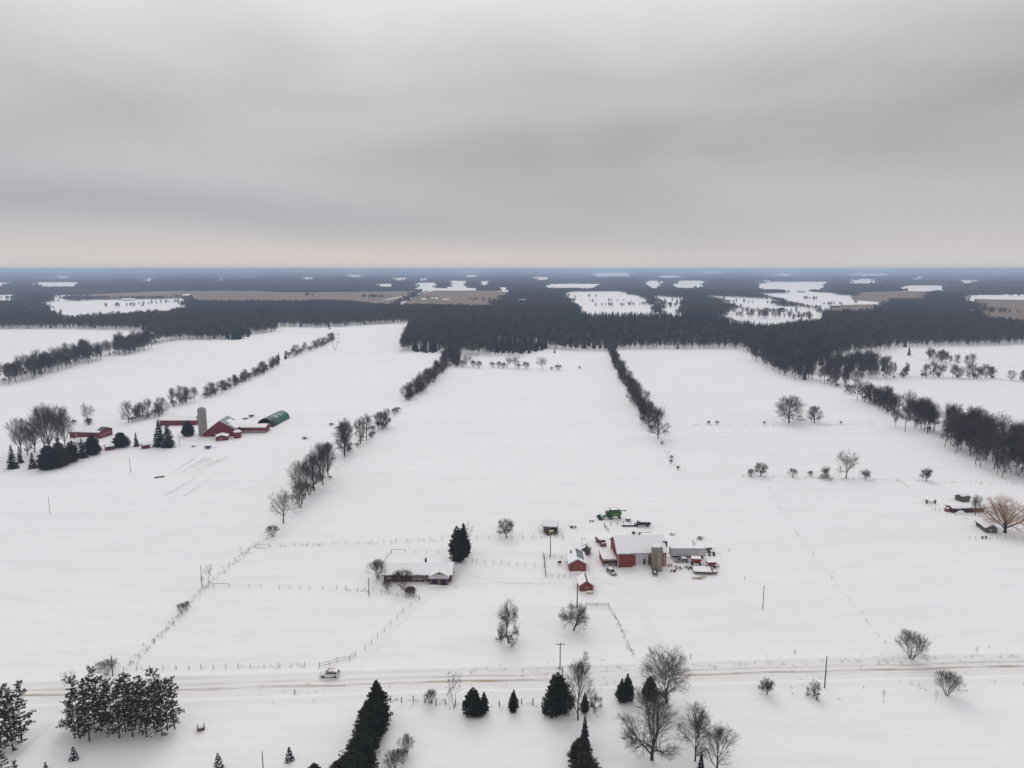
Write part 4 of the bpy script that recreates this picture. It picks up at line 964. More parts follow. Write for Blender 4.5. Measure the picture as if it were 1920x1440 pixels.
def gn_wood(name, label, pts, rot, scl, var, protos):
    me = bpy.data.meshes.new(name); me.vertices.add(len(pts)); me.vertices.foreach_set('co', np.ascontiguousarray(pts, dtype=np.float32).ravel())
    for nm, ty, arr in (('rotz', 'FLOAT', rot), ('scl', 'FLOAT', scl), ('kindid', 'INT', var)):
        at = me.attributes.new(nm, ty, 'POINT'); at.data.foreach_set('value', np.ascontiguousarray(arr, dtype=np.int32 if ty == 'INT' else np.float32))
    me.update(); o = link(name, me)
    g = bpy.data.node_groups.new(name + '_nodes', 'GeometryNodeTree')
    g.interface.new_socket('Geometry', in_out='INPUT', socket_type='NodeSocketGeometry'); g.interface.new_socket('Geometry', in_out='OUTPUT', socket_type='NodeSocketGeometry')
    gi = g.nodes.new('NodeGroupInput'); go = g.nodes.new('NodeGroupOutput'); jn = g.nodes.new('GeometryNodeJoinGeometry')
    def attr(nm, ty):
        n = g.nodes.new('GeometryNodeInputNamedAttribute'); n.data_type = ty; n.inputs['Name'].default_value = nm; return n.outputs['Attribute']
    rz, sc, kd = attr('rotz', 'FLOAT'), attr('scl', 'FLOAT'), attr('kindid', 'INT')
    cx_ = g.nodes.new('ShaderNodeCombineXYZ'); g.links.new(rz, cx_.inputs[2]); er = g.nodes.new('FunctionNodeEulerToRotation'); g.links.new(cx_.outputs[0], er.inputs[0])
    cs = g.nodes.new('ShaderNodeCombineXYZ'); [g.links.new(sc, cs.inputs[i]) for i in range(3)]
    for k, parts in enumerate(protos):
        cp = g.nodes.new('FunctionNodeCompare'); cp.data_type = 'INT'; cp.operation = 'EQUAL'
        ins = [s for s in cp.inputs if s.type == 'INT' and s.enabled] or [s for s in cp.inputs if s.type == 'INT']
        g.links.new(kd, ins[0]); ins[1].default_value = k
        for ob in parts:
            oi = g.nodes.new('GeometryNodeObjectInfo'); oi.transform_space = 'ORIGINAL'; oi.inputs['Object'].default_value = ob; oi.inputs['As Instance'].default_value = True
            ip = g.nodes.new('GeometryNodeInstanceOnPoints')
            g.links.new(gi.outputs[0], ip.inputs['Points']); g.links.new(cp.outputs[0], ip.inputs['Selection']); g.links.new(oi.outputs['Geometry'], ip.inputs['Instance'])
            g.links.new(er.outputs[0], ip.inputs['Rotation']); g.links.new(cs.outputs[0], ip.inputs['Scale']); g.links.new(ip.outputs[0], jn.inputs[0])
    g.links.new(jn.outputs[0], go.inputs[0])
    md = o.modifiers.new('trees', 'NODES'); md.node_group = g
    return tag(o, label, 'forest', kind='stuff')

# one standing tree of each forest kind lends its shape to the woods
def stand(kind):
    outl = []
    for H, parts in PROTO[kind]:
        names = [next(o for o in COL.objects if o.data is me) for nm, me in parts if nm != 'branch_snow']
        outl.append((H, names))
    return outl
at_px('darkspruce', 'spruce_tree', 'lone dark spruce in the snowy gap before the centre wood', 'tree', 1040, 662, 651, 0)
at_px('darkspruce', 'spruce_tree', 'dark spruce at the foot of the wood left of centre', 'tree', 618, 617, 604, 1)
FK = stand('forest'); SK = stand('darkspruce')
X, Y = scatter(600, 3300, 7.9)
main, far = is_wood(X, Y)
sel = main | far; X, Y = X[sel], Y[sel]
# thickets between the standing trees of the belts, and tree lines across the far fields
def belt(px, width, step):
    P = [G(*q) for q in px]; xs = []
    for a, b in zip(P, P[1:]):
        d = b - a; n = int(d.length / step); nn = Vector((-d.y, d.x, 0)).normalized(); nn = nn if nn.y > 0 else -nn
        for k in range(n):
            w = 1.0
            while w < width:
                q = a + d * ((k + nrng.random()) / n) + nn * (w + nrng.uniform(-2, 2)); xs.append((q.x, q.y)); w += step
    return xs
def sprinkle(px, n, j):
    P = [G(*q) for q in px]; xs = []
    for k in range(n):
        f = nrng.random() * (len(P) - 1); i = min(int(f), len(P) - 2); q = P[i].lerp(P[i + 1], f - i); xs.append((q.x + nrng.normal() * j, q.y + nrng.normal() * j))
    return xs
ex = belt(HA + [(447, 637)], 30, 7.6) + belt(HE2, 18, 8.0) + belt(HE1, 9, 8.0) + belt(HE0, 20, 8.5) + belt([(845, 686), (858, 668)], 8, 6.0)
fx = []
for px, n, j in [([(1215, 560), (1240, 570), (1262, 580)], 90, 9), ([(1284, 564), (1330, 568), (1380, 570)], 150, 22), ([(1445, 571), (1490, 576), (1545, 586)], 110, 9), ([(1398, 590), (1480, 590)], 60, 8), ([(1396, 597), (1450, 598), (1515, 600)], 70, 16),
                 ([(1098, 567), (1118, 566)], 4, 5), ([(1141, 567), (1146, 567)], 4, 4), ([(1160, 567), (1176, 568)], 5, 5), ([(1112, 577), (1236, 573)], 50, 5), ([(1242, 566), (1276, 568)], 16, 6), ([(1330, 564), (1360, 563)], 8, 5),
                 ([(1505, 562), (1532, 565)], 22, 9), ([(1546, 574), (1574, 575)], 18, 7), ([(1598, 570), (1606, 571)], 4, 4), ([(1900, 557), (1915, 557)], 10, 10),
                 ([(196, 577), (199, 577)], 3, 2), ([(214, 577), (230, 577)], 12, 5), ([(243, 575), (270, 574)], 20, 4), ([(280, 573), (335, 568)], 26, 5), ([(250, 562), (315, 561)], 130, 14), ([(0, 562), (70, 562)], 60, 15), ([(130, 560), (182, 561)], 90, 18),
                 ([(676, 559), (722, 560)], 70, 12), ([(796, 563), (812, 564)], 16, 10), ([(924, 565), (975, 568), (1070, 560)], 200, 45), ([(1832, 586), (1890, 588)], 90, 18), ([(570, 556), (590, 556)], 20, 8)]:
    fx += sprinkle(px, max(3, int(n * 0.55)), j)
X = np.concatenate([X, np.array([p[0] for p in ex + fx])]); Y = np.concatenate([Y, np.array([p[1] for p in ex + fx])])
# evergreen stands inside the woods
ever = np.zeros(len(X), dtype=bool)
for pg in (poly([(1010, 600), (1130, 606), (1300, 612), (1420, 620), (1520, 606)], [(1480, 592), (1380, 582), (1250, 576), (1080, 574)], 8, HW), poly([(915, 655), (1027, 660), (1025, 640), (915, 640)], (), 4, 4), poly([(760, 660), (800, 662), (830, 650), (770, 648)], (), 4, 4), poly([(480, 585), (540, 585), (540, 574), (480, 574)], (), HW), poly([(430, 640), (470, 632), (470, 615), (420, 615)], (), 8)):
    ever |= inside(pg, X, Y)
pick = np.array([noise.noise(Vector((x / 260.0, y / 260.0, 4.0))) for x, y in zip(X, Y)])
ever = (ever & (nrng.random(len(X)) < 0.93)) | ((pick > 0.5) & (nrng.random(len(X)) < 0.5)) | (nrng.random(len(X)) < 0.018)
Z = np.array([terrain(x, y) for x, y in zip(X, Y)])
hv = np.array([1.0 + 0.2 * noise.noise(Vector((x / 140.0, y / 140.0, 9.0))) for x, y in zip(X, Y)]) * nrng.uniform(0.72, 1.15, len(X))
hv = np.where(np.hypot(X, Y) > 1750, hv * 0.8, hv)
P3 = np.stack([X, Y, Z - 0.1], axis=1)
n = ~ever
HC_ = np.array([17.0 / H for H, _ in FK])
v1 = nrng.integers(0, len(FK), n.sum())
gn_wood('hardwood_forest', 'dark leafless hardwood forest beyond the snowy fields', P3[n], nrng.uniform(0, 6.283, n.sum()), HC_[v1] * hv[n] * 0.95, v1, [p for _, p in FK])
v2 = nrng.integers(0, len(SK), ever.sum())
gn_wood('evergreen_forest', 'blue green evergreen stands among the leafless forest', P3[ever], nrng.uniform(0, 6.283, ever.sum()), hv[ever] * 1.12, v2, [p for _, p in SK])

def canopy(name, label, r0, r1, step, gk, wid, sides, hgt=11.5):
    X, Y = scatter(r0, r1, step, gk); m, f = is_wood(X, Y); X, Y = X[m | f], Y[m | f]; n = len(X)
    s = np.maximum(step, np.hypot(X, Y) * gk) * wid
    Z = np.array([terrain(x, y) for x, y in zip(X, Y)])
    H = hgt * nrng.uniform(0.75, 1.2, n) * (1 + 0.2 * np.sin(X / 310.0 + Y / 170.0) * np.sin(Y / 230.0))
    a0 = nrng.uniform(0, 6.283, n); rows = []
    for frac, wr in ((0.0, 1.0), (0.62, 0.95), (1.0, 0.22)):
        for i in range(sides):
            t = a0 + 6.283 * i / sides; w = s * wr * nrng.uniform(0.8, 1.15, n)
            rows.append(np.stack([X + np.cos(t) * w, Y + np.sin(t) * w, Z - 1.0 + H * frac * nrng.uniform(0.85, 1.1, n)], axis=1))
    V = np.stack(rows, axis=1); k = 3 * sides
    F = []
    for q in range(2):
        for i in range(sides): F.append((q * sides + i, q * sides + (i + 1) % sides, (q + 1) * sides + (i + 1) % sides, (q + 1) * sides + i))
    F = np.array(F)[None] + (np.arange(n) * k)[:, None, None]
    me = np_mesh(name, V.reshape(-1, 3), F.reshape(-1, 4), M_CANOPY)
    return tag(link(name, me), label, 'forest', kind='stuff')
canopy('distant_forest', 'hazy blue grey forest several fields beyond the wood', 3300, 7000, 17, 0.0, 0.62, 5)
canopy('horizon_forest', 'pale blue forest bands fading out along the horizon', 7000, 42000, 45, 0.007, 0.62, 4, 11.5)
#%%PART3
# ------------------------------------------------------------------ buildings
def frame_px(A, B):
    a, b = G(*A), G(*B); d = b - a
    return a, math.atan2(d.y, d.x), d.length
def snow_slab(corners, t, seed, nx=14, ny=7, edge=0.18, cover=None):
    """blanket of snow lying on a roof slope; corners: eave0, eave1, ridge1, ridge0. cover(u, v) -> False leaves bare roof"""
    rg = random.Random(seed); e0, e1, r1, r0 = [Vector(c) for c in corners]
    nrm_ = (e1 - e0).cross(r0 - e0).normalized()
    if nrm_.z < 0: nrm_ = -nrm_
    V = []; F = []
    for j in range(ny + 1):
        for i in range(nx + 1):
            u, v = i / nx, j / ny
            du = rg.uniform(0, edge) / max(0.1, (e1 - e0).length); dv = rg.uniform(0, edge) / max(0.1, (r0 - e0).length)
            u2 = u + (du if i == 0 else -du if i == nx else 0); v2 = v + (dv * 1.3 if j == 0 else 0)
            p = e0.lerp(e1, u2).lerp(r0.lerp(r1, u2), v2)
            V.append(p + nrm_ * (t * rg.uniform(0.93, 1.05) * (0.72 if j in (0,) or i in (0, nx) else 1.0)))
    nb = len(V)
    V += [V[k] - nrm_ * (t * 0.69) for k in range(nb)]
    w = nx + 1; keep = [[(cover is None or cover((i + .5) / nx, (j + .5) / ny)) for i in range(nx)] for j in range(ny)]
    for j in range(ny):
        for i in range(nx):
            if not keep[j][i]: continue
            a, b, c, d = j * w + i, j * w + i + 1, (j + 1) * w + i + 1, (j + 1) * w + i
            F.append((a, b, c, d)); F.append((d + nb, c + nb, b + nb, a + nb))
            if j == 0 or not keep[j - 1][i]: F.append((a, a + nb, b + nb, b))
            if j == ny - 1 or not keep[j + 1][i]: F.append((d, c, c + nb, d + nb))
            if i == 0 or not keep[j][i - 1]: F.append((a, d, d + nb, a + nb))
            if i == nx - 1 or not keep[j][i + 1]: F.append((b, b + nb, c + nb, c))
    m = MB(); m.v = [tuple(p) for p in V]; m.f = F
    return m
def gable_roof(root, L, D, eave, ridge, axis, mroof, seed, over=0.45, cover=(None, None), snow_t=0.32, off=0.5, eave2=None):
    """axis 'x': ridge runs along the front; 'y': gable faces the front. two slopes = one roof with snow on each"""
    eave2 = eave if eave2 is None else eave2; lift = 0.03; th = 0.14
    if axis == 'x':
        m = D * off; sl = (ridge - eave) / m; s2 = (ridge - eave2) / (D - m)
        A = [(-over, -over, eave - sl * over), (L + over, -over, eave - sl * over), (L + over, m, ridge), (-over, m, ridge)]
        Bk = [(L + over, D + over, eave2 - s2 * over), (-over, D + over, eave2 - s2 * over), (-over, m, ridge), (L + over, m, ridge)]
    else:
        m = L * off; sl = (ridge - eave) / m; s2 = (ridge - eave2) / (L - m)
        A = [(-over, D + over, eave - sl * over), (-over, -over, eave - sl * over), (m, -over, ridge), (m, D + over, ridge)]
        Bk = [(L + over, -over, eave2 - s2 * over), (L + over, D + over, eave2 - s2 * over), (m, D + over, ridge), (m, -over, ridge)]
    mb = MB()
    for q in (A, Bk):
        lo = [Vector(p) + Vector((0, 0, lift)) for p in q]; hi = [p + Vector((0, 0, th)) for p in lo]
        mb.add(lo + hi, [(3, 2, 1, 0), (4, 5, 6, 7), (0, 1, 5, 4), (1, 2, 6, 5), (2, 3, 7, 6), (3, 0, 4, 7)])
    roof = mb.build('roof', mroof, root)
    for k, q in enumerate((A, Bk)):
        hi = [Vector(p) + Vector((0, 0, lift + th + 0.02)) for p in q]
        snow_slab(hi, snow_t, seed + k, cover=cover[k]).build('roof_snow', M_RSNOW, roof)
    return roof
def opening(root, name, x, z, w, h, face, L=0, D=0, frame=M_WHITE, pane=M_GLASS, sub='pane', fw=0.1, bars=0, proud=0.05, label=None):
    """a framed window or door; face: front (y=0), left (x=0), right (x=L)"""
    def b(mb, a0, a1, z0, z1, p0, p1):
        if face == 'front': mb.box(a0, a1, -p1, -p0, z0, z1)
        elif face == 'left': mb.box(-p1, -p0, a0, a1, z0, z1)
        else: mb.box(L + p0, L + p1, a0, a1, z0, z1)
    m = MB(); b(m, x, x + w, z, z + fw, 0.004, proud); b(m, x, x + w, z + h - fw, z + h, 0.004, proud); b(m, x, x + fw, z + fw, z + h - fw, 0.004, proud); b(m, x + w - fw, x + w, z + fw, z + h - fw, 0.004, proud)
    for k in range(bars):
        xx = x + w * (k + 1) / (bars + 1); b(m, xx - fw / 2, xx + fw / 2, z + fw, z + h - fw, 0.004, proud)
    o = m.build(name, frame, root); p = MB(); b(p, x + fw * 0.8, x + w - fw * 0.8, z + fw * 0.8, z + h - fw * 0.8, 0.006, proud * 0.5); p.build(sub, pane, o)
    if label: o['label'] = label
    return o
def shed(name, label, cat, A, B, D, eave, ridge, axis, wall, roof, seed, L=None, cover=(None, None), off=0.5, eave2=None, over=0.4, rz=None, snow_t=0.32, group=None):
    a, h, l = frame_px(A, B); h = h if rz is None else rz; L = l if L is None else L
    root = thing(name, label, cat, a, h, group); e2 = eave if eave2 is None else eave2
    if axis == 'x': MB().prism([(0, -0.3), (D, -0.3), (D, e2), (D * off, ridge), (0, eave)], 'x', 0, L).build('wall', wall, root)
    else: MB().prism([(0, -0.3), (L, -0.3), (L, e2), (L * off, ridge), (0, eave)], 'y', 0, D).build('wall', wall, root)
    gable_roof(root, L, D, eave, ridge, axis, roof, seed, over, cover, snow_t, off, eave2)
    return root, L, D
def drift(name, label, pts, h, seed):
    """rounded heap of snow: list of (x, y) px outline centre line handled as dome"""
    pass
def mound(parent_xy, rx, ry, h, label, name='snow_drift', seed=0, rz=0.0):
    n, k = 22, 6; V = []; F = []; rg = random.Random(seed)
    ph = [rg.uniform(0.85, 1.15) for _ in range(n)]
    for j in range(k + 1):
        q = j / k; z = h * (1 - q * q) ** 2
        for i in range(n):
            t = 6.283 * i / n; V.append((math.cos(t) * rx * q * ph[i], math.sin(t) * ry * q * ph[i], z - 0.03))
    for j in range(k):
        for i in range(n): F.append((j * n + i, (j + 1) * n + i, (j + 1) * n + (i + 1) % n, j * n + (i + 1) % n))
    me = bpy.data.meshes.new(name); me.from_pydata(V, [], F); me.materials.append(M_RSNOW); me.polygons.foreach_set('use_smooth', [True] * len(me.polygons)); me.update()
    x, y = parent_xy[0], parent_xy[1]
    return tag(link(name, me, None, (x, y, terrain(x, y)), rz), label, kind='structure')

# --- brick bungalow with attached double garage
r, L, D = shed('brick_bungalow', 'long low brick bungalow with snowy roof and double garage', 'house', (720, 1091), (846, 1091), 9.0, 2.45, 4.1, 'x', M_BRICK, M_ROOFDARK, 1, over=0.6)
for x in (1.0, 4.2): opening(r, 'window', x, 1.05, 1.5 if x < 2 else 1.1, 1.15, 'front', bars=1)
for x in (9.2, 11.0): opening(r, 'window', x, 0.7, 1.5, 1.5, 'front', bars=2)
opening(r, 'door', 13.0, 0.1, 1.0, 2.1, 'front', pane=M_WOOD, sub='door_leaf')
for y in (2.0, 5.5): opening(r, 'window', y, 1.0, 1.2, 1.1, 'right', L=L, bars=1)
MB().box(L - 9.2, L - 8.6, 6.0, 6.8, 3.4, 5.3).build('chimney', M_ROOFDARK, r)
gx0, gx1, gd = L - 6.7, L - 0.75, 2.4
MB().box(gx0, gx1, -gd, -0.01, -0.3, 2.42).build('garage_wall', M_BRICK, r)
# garage roof: snowy hip in front, small tan gablet above
gm = (gx0 + gx1) / 2
mb = MB(); mb.add([(gx0 - .4, -gd - .5, 2.46), (gx1 + .4, -gd - .5, 2.46), (gm + 1.3, -gd + 1.3, 3.12), (gm - 1.3, -gd + 1.3, 3.12), (gx0 - .4, 2.2, 2.46), (gx1 + .4, 2.2, 2.46), (gm, 4.2, 3.72), (gm, -gd + 1.2, 3.72)],
                   [(0, 1, 2, 3), (0, 3, 7, 6, 4), (1, 5, 6, 7, 2), (0, 4, 5, 1)])
gr = mb.build('garage_roof', M_FROSTED, r); gr['label'] = 'grey hipped garage roof with thin snow'
mb = MB(); mb.add([(gm - 1.3, -gd + 1.28, 3.13), (gm + 1.3, -gd + 1.28, 3.13), (gm, -gd + 1.17, 3.73)], [(0, 1, 2)]); mb.build('gablet', M_TAN, gr)
for sgn, ss in ((-1, 5), (1, 6)):
    snow_slab([(gm + sgn * 3.3, 2.2, 2.5), (gm + sgn * 3.3, -gd + 0.6, 2.5), (gm, -gd + 1.2, 3.79), (gm, 4.2, 3.79)] if sgn < 0 else [(gm + 3.3, -gd + 0.6, 2.5), (gm + 3.3, 2.2, 2.5), (gm, 4.2, 3.79), (gm, -gd + 1.2, 3.79)], 0.25, ss, 8, 5).build('roof_snow', M_RSNOW, gr)
for i, x in enumerate((gx0 + 0.4, gx0 + 3.25)):
    m = MB()
    for a0, a1, z0, z1 in ((x, x + 2.4, 2.1, 2.25), (x, x + .12, 0, 2.1), (x + 2.28, x + 2.4, 0, 2.1)): m.box(a0, a1, -gd - .06, -gd - .004, z0, z1)
    o = m.build('garage_door', M_LUMBER, r)
    for k in range(4): MB().box(x + .13, x + 2.27, -gd - .035, -gd - .006, 0.02 + k * .52, 0.50 + k * .52).build('panel', M_NAVY, o)
mound(G(812, 1099), 4.5, 1.2, 0.5, 'snow drift in front of the bungalow garage', seed=1)

# --- big red barn
BA, BH, BL = G(1158, 1064), math.radians(3.5), 16.6
r, L, D = shed('red_barn', 'big red barn with white sliding door and snowy roof', 'barn', (1158, 1064), (1245, 1062), 12.3, 5.0, 8.5, 'x', M_RED, M_TIN, 11, L=BL, rz=BH, over=0.5)
opening(r, 'sliding_door', 6.2, 0.9, 4.2, 3.4, 'front', frame=M_WHITE, pane=M_TRAILER, sub='door_sheet', fw=0.14, proud=0.16)
opening(r, 'door', 8.7, 0.95, 0.8, 1.9, 'front', frame=M_GREYSTEEL, pane=M_DARK, sub='door_leaf', fw=0.08, proud=0.22)
MB().box(5.2, 11.9, -0.2, -0.005, 4.36, 4.55).build('door_track', M_WHITE, r)
for x in (11.8, 0.02, 15.9): MB().box(x, x + 0.18, -0.05, -0.004, 0, 4.3).build('corner_board', M_WHITE, r)
for k in range(30): MB().box(0.3 + k * 0.19, 0.31 + k * 0.19, -0.022, -0.003, 0, 4.9).build('batten', M_RED, r) if k < 30 else None
MB().prism([(-0.25, 3.9), (0, 3.9), (0, 8.1), (-0.25, 8.0)], 'y', 5.6, 6.7).build('hay_door', M_RED, r)
ax, ay = BA.x + 8.5 * math.cos(BH), BA.y
mb = MB(); nx, ny = 14, 10; vs = []
for j in range(ny + 1):
    for i in range(nx + 1):
        u, v = i / nx * 2 - 1, j / ny
        hgt = 1.0 * (1 - v) ** 1.2 * max(0, 1 - abs(u) ** 2.5) ; vs.append((u * (3.9 + 3.0 * v), -0.03 - v * 9.0, hgt - 0.03 + 0.05 * noise.noise(Vector((u * 3, v * 4, 1)))))
mb.add(vs, [(j * (nx + 1) + i, (j + 1) * (nx + 1) + i, (j + 1) * (nx + 1) + i + 1, j * (nx + 1) + i + 1) for j in range(ny) for i in range(nx)])
tag(mb.build('barn_ramp', M_SNOW, None, (ax, ay + 0.6, BA.z), BH, smooth=True), 'snow covered earth ramp up to the white barn door', kind='structure')
# lean-to
a, h, l = frame_px((1131, 1062), (1157, 1063)); t = thing('lean_to', 'open fronted lean-to with flat snowy roof at left of barn', 'shed', a, BH)
MB().box(0, 0.15, 0, 7.5, -0.2, 2.5).box(0, 4.6, 7.35, 7.5, -0.2, 2.6).build('wall', M_RED, t)
MB().box(4.3, 4.55, 0.02, 0.2, 0, 2.45).box(2.9, 3.05, 0.02, 0.2, 0, 2.45).build('post', M_WOOD, t)
rf = MB().box(-0.3, 4.62, -0.4, 7.7, 2.52, 2.68).build('roof', M_TIN, t); MB().box(-0.3, 4.62, -0.45, -0.41, 2.3, 2.7).build('fascia', M_LUMBER, rf)
snow_slab([(-0.3, -0.4, 2.7), (4.6, -0.4, 2.7), (4.6, 7.7, 2.75), (-0.3, 7.7, 2.75)], 0.32, 21, 8, 8).build('roof_snow', M_RSNOW, rf)
MB().box(0.4, 2.7, 3.5, 6.8, 0, 1.2).build('stored_bales', M_WOOD, t)
mound((a.x + 0.9, a.y + 1.0), 1.3, 0.8, 0.5, 'small drift under the lean-to roof', seed=4)

def silo(label, c, R, H, dome, m, nhoop, snowcap, seed):
    t = thing('silo', label, 'silo', c)
    MB().lathe([(R, -0.3), (R, H)], n=28).build('wall', m, t, smooth=False)
    for k in range(nhoop):
        z = H * (k + 0.5) / nhoop; MB().lathe([(R + 0.005, z - 0.03), (R + 0.045, z - 0.03), (R + 0.045, z + 0.03), (R + 0.005, z + 0.03)], n=28).build('hoop', M_GREYSTEEL if snowcap else M_CONC, t)
    prof = [(R * 1.03 * math.cos(a), H + dome * math.sin(a)) for a in np.linspace(0, 1.45, 8)]
    d = MB().lathe(prof, n=28).build('dome', M_GREYSTEEL, t)
    if snowcap:
        n = 28; V = []; F = []; rg = random.Random(seed)
        for j, a in enumerate(np.linspace(0.5, 1.5, 7)):
            for i in range(n):
                th = 6.283 * i / n; aa = a if j else a + 0.35 * rg.random() + (0.5 if math.cos(th - 0.2) > 0.45 else 0)
                aa = min(aa, 1.53); V.append(((R * 1.03 + .12) * math.cos(aa) * math.cos(th), (R * 1.03 + .12) * math.cos(aa) * math.sin(th), H + (dome + .14) * math.sin(aa)))
        F = [(j * n + i, j * n + (i + 1) % n, (j + 1) * n + (i + 1) % n, (j + 1) * n + i) for j in range(6) for i in range(n)] + [tuple(range(6 * n, 7 * n))]
        mb = MB(); mb.add(V, F); mb.build('dome_snow', M_RSNOW, d, smooth=True)
    else:
        for k in range(12):
            th = 6.283 * k / 12; mb = MB(); pr = [(R * 1.045 * math.cos(a), H + dome * 1.02 * math.sin(a)) for a in np.linspace(0, 1.45, 7)]
            for (r0, z0), (r1, z1) in zip(pr, pr[1:]): mb.tube((r0 * math.cos(th), r0 * math.sin(th), z0), (r1 * math.cos(th), r1 * math.sin(th), z1), 0.06, 0.06, 4, False)
            mb.build('rib', M_WHITE, d)
    ch = MB().box(-R * 0.35, R * 0.35, -R - 0.35, -R + 0.15, 1.0, H * 0.96) if snowcap else MB().box(R * 0.75, R * 0.75 + 0.7, -R * 0.7 - 0.5, -R * 0.7 + 0.1, 0, H)
    ch.build('chute', m, t)
    return t
c = G(1233, 1073); silo('short stained concrete silo with snowy dome before the barn', (c.x, c.y + 1.9, c.z), 1.88, 7.4, 1.6, M_STAINED, 12, True, 5)
c = G(378, 818); silo('tall pale grey silo with ribbed dome at the left farm', (c.x, c.y + 2.5, c.z), 2.5, 15.4, 2.2, M_CONC, 18, False, 6)

# hopper bin on legs right of the barn
c = G(1245, 1053); t = thing('feed_bin', 'dark hopper feed bin on thin legs behind barn corner', 'bin', c)
hz = rise(1245, 1053, 1009); MB().lathe([(0.25, hz - 4.3), (0.95, hz - 3.0), (0.95, hz - 0.8)], n=14).build('hopper', M_DARK, t)
MB().lathe([(1.0, hz - 0.8), (0.3, hz - 0.15), (0.15, hz)], n=14).build('lid', M_RSNOW, t)
for sx_, sy_ in ((-1, -1), (1, -1), (1, 1), (-1, 1)): MB().tube((sx_ * .75, sy_ * .75, -0.1), (sx_ * .65, sy_ * .65, hz - 2.6), 0.05, n=5).build('leg', M_GREYSTEEL, t)

# brick workshop, little red shed, board hut
right_bare = lambda u, v: not (0.12 < u < 0.92 and v > 0.22)
r, L, D = shed('workshop', 'red gabled workshop with two windows and half bare tin roof', 'shed', (1067, 1071), (1099, 1072), 9.2, 2.6, 4.1, 'y', M_RED, M_TIN, 31, rz=0.0, cover=(None, right_bare))
for x in (1.75, 3.75): opening(r, 'window', x, 0.75, 0.7, 1.1, 'front', fw=0.09, frame=M_LUMBER)
for x in (0.0, L - 0.14): MB().box(x, x + 0.14, -0.04, -0.004, 0, 2.5).build('corner_board', M_GREYSTEEL, r)
MB().box(0.9, 1.3, 6.5, 6.9, 3.0, 4.7).build('chimney', M_DARK, r)
mound(G(1084, 1073), 3.2, 0.9, 0.45, 'snow drift along the workshop front', seed=6)
r, L, D = shed('small_red_shed', 'small red gabled shed below the workshop', 'shed', (1087, 1109), (1112, 1109), 5.6, 1.9, 3.3, 'y', M_RED, M_ROOFDARK, 35, rz=0.03, cover=(None, lambda u, v: v < 0.9))
opening(r, 'window', 1.7, 0.8, 0.8, 0.6, 'front', fw=0.08)
mound(G(1096, 1111), 2.4, 0.8, 0.4, 'snow drift before the small red shed', seed=7)
t = thing('wooden_box', 'pale wooden box with snow on top by the small red shed', 'box', G(1106, 1113), 0.0)
for k in range(3): MB().box(-0.95, 0.95, -0.35, 0.35, 0.02 + k * 0.2, 0.2 + k * 0.2).build('plank', M_LUMBER, t)
MB().box(-0.97, 0.97, -0.37, 0.37, 0.62, 0.85, 0.08, 0.08).build('snow_cap', M_RSNOW, t)
r, L, D = shed('board_hut', 'small grey brown board hut behind the workshop', 'shed', (1091, 1040), (1105, 1041), 3.2, 1.9, 2.9, 'y', M_OLDWOOD, M_OLDWOOD, 38, rz=-0.25, cover=(lambda u, v: u > 0.5, lambda u, v: u > 0.4), snow_t=0.2)
opening(r, 'door', 0.9, 0.1, 0.8, 1.6, 'front', frame=M_OLDWOOD, pane=M_WOOD, sub='door_leaf')

# old machine shed top left of the yard
r, L, D = shed('machine_shed', 'dark weathered machine shed with snowy roof behind lamp pole', 'shed', (1019, 999), (1044, 998), 5.5, 2.5, 3.6, 'x', M_OLDWOOD, M_OLDWOOD, 41, rz=-0.12, snow_t=0.35)
opening(r, 'bay', 2.6, 0.1, 2.6, 2.1, 'front', frame=M_WOOD, pane=M_BLACK, sub='painted_bay_shade')  # black panel on the solid wall paints the shade inside the open bay
MB().box(-2.2, 0.1, 1.0, 4.0, 2.2, 2.35).build('side_roof', M_RSNOW, r)

# --- left farm
r, L, D = shed('long_red_barn', 'long low red barn with green edged roof at far left', 'barn', (131, 821), (186, 823), 12.0, 3.6, 5.6, 'x', M_DEEPRED, M_GREENTIN, 51, cover=(lambda u, v: u < 0.84 or v < 0.3, None))
for y in (2, 4.5, 7, 9.5): opening(r, 'window', y, 1.4, 1.0, 0.8, 'right', L=L)
for x in (4.0, 13.5): opening(r, 'door', x, 0.05, 2.2 if x > 5 else 0.5, 2.8, 'front', frame=M_WHITE if x < 5 else M_DARK, pane=M_DEEPRED if x < 5 else M_DARK, sub='door_leaf')
r, L, D = shed('back_red_barn', 'long red shed behind the tall spruce pair', 'barn', (300, 798), (367, 798), 9.5, 3.3, 5.0, 'x', M_DEEPRED, M_OLDWOOD, 53, rz=0.02, cover=(lambda u, v: u < 0.93 or v < 0.5, None))
for y in (2.0, 5.5): opening(r, 'window', y, 1.2, 1.1, 0.9, 'right', L=L)
a, h, l = frame_px((381, 819), (438, 819)); t = thing('gambrel_barn', 'steep deep red barn with half bare roof beside tall silo', 'barn', a, 0.06)
Lb, Db = 19.0, 15.0
MB().prism([(0, -0.3), (Lb, -0.3), (Lb, 4.4), (10.2, 9.6), (3.8, 4.8), (0, 2.4)], 'y', 0, Db).build('wall', M_DEEPRED, t)
mb = MB()
for q in ([(-.4, 2.15), (3.8, 4.83)], [(3.8, 4.83), (10.2, 9.63)], [(10.2, 9.63), (Lb + .4, 4.16)]):
    mb.prism([(q[0][0], q[0][1] + .02), (q[1][0], q[1][1] + .02), (q[1][0], q[1][1] + .18), (q[0][0], q[0][1] + .18)], 'y', -0.4, Db + .4)
rf = mb.build('roof', M_TIN, t)
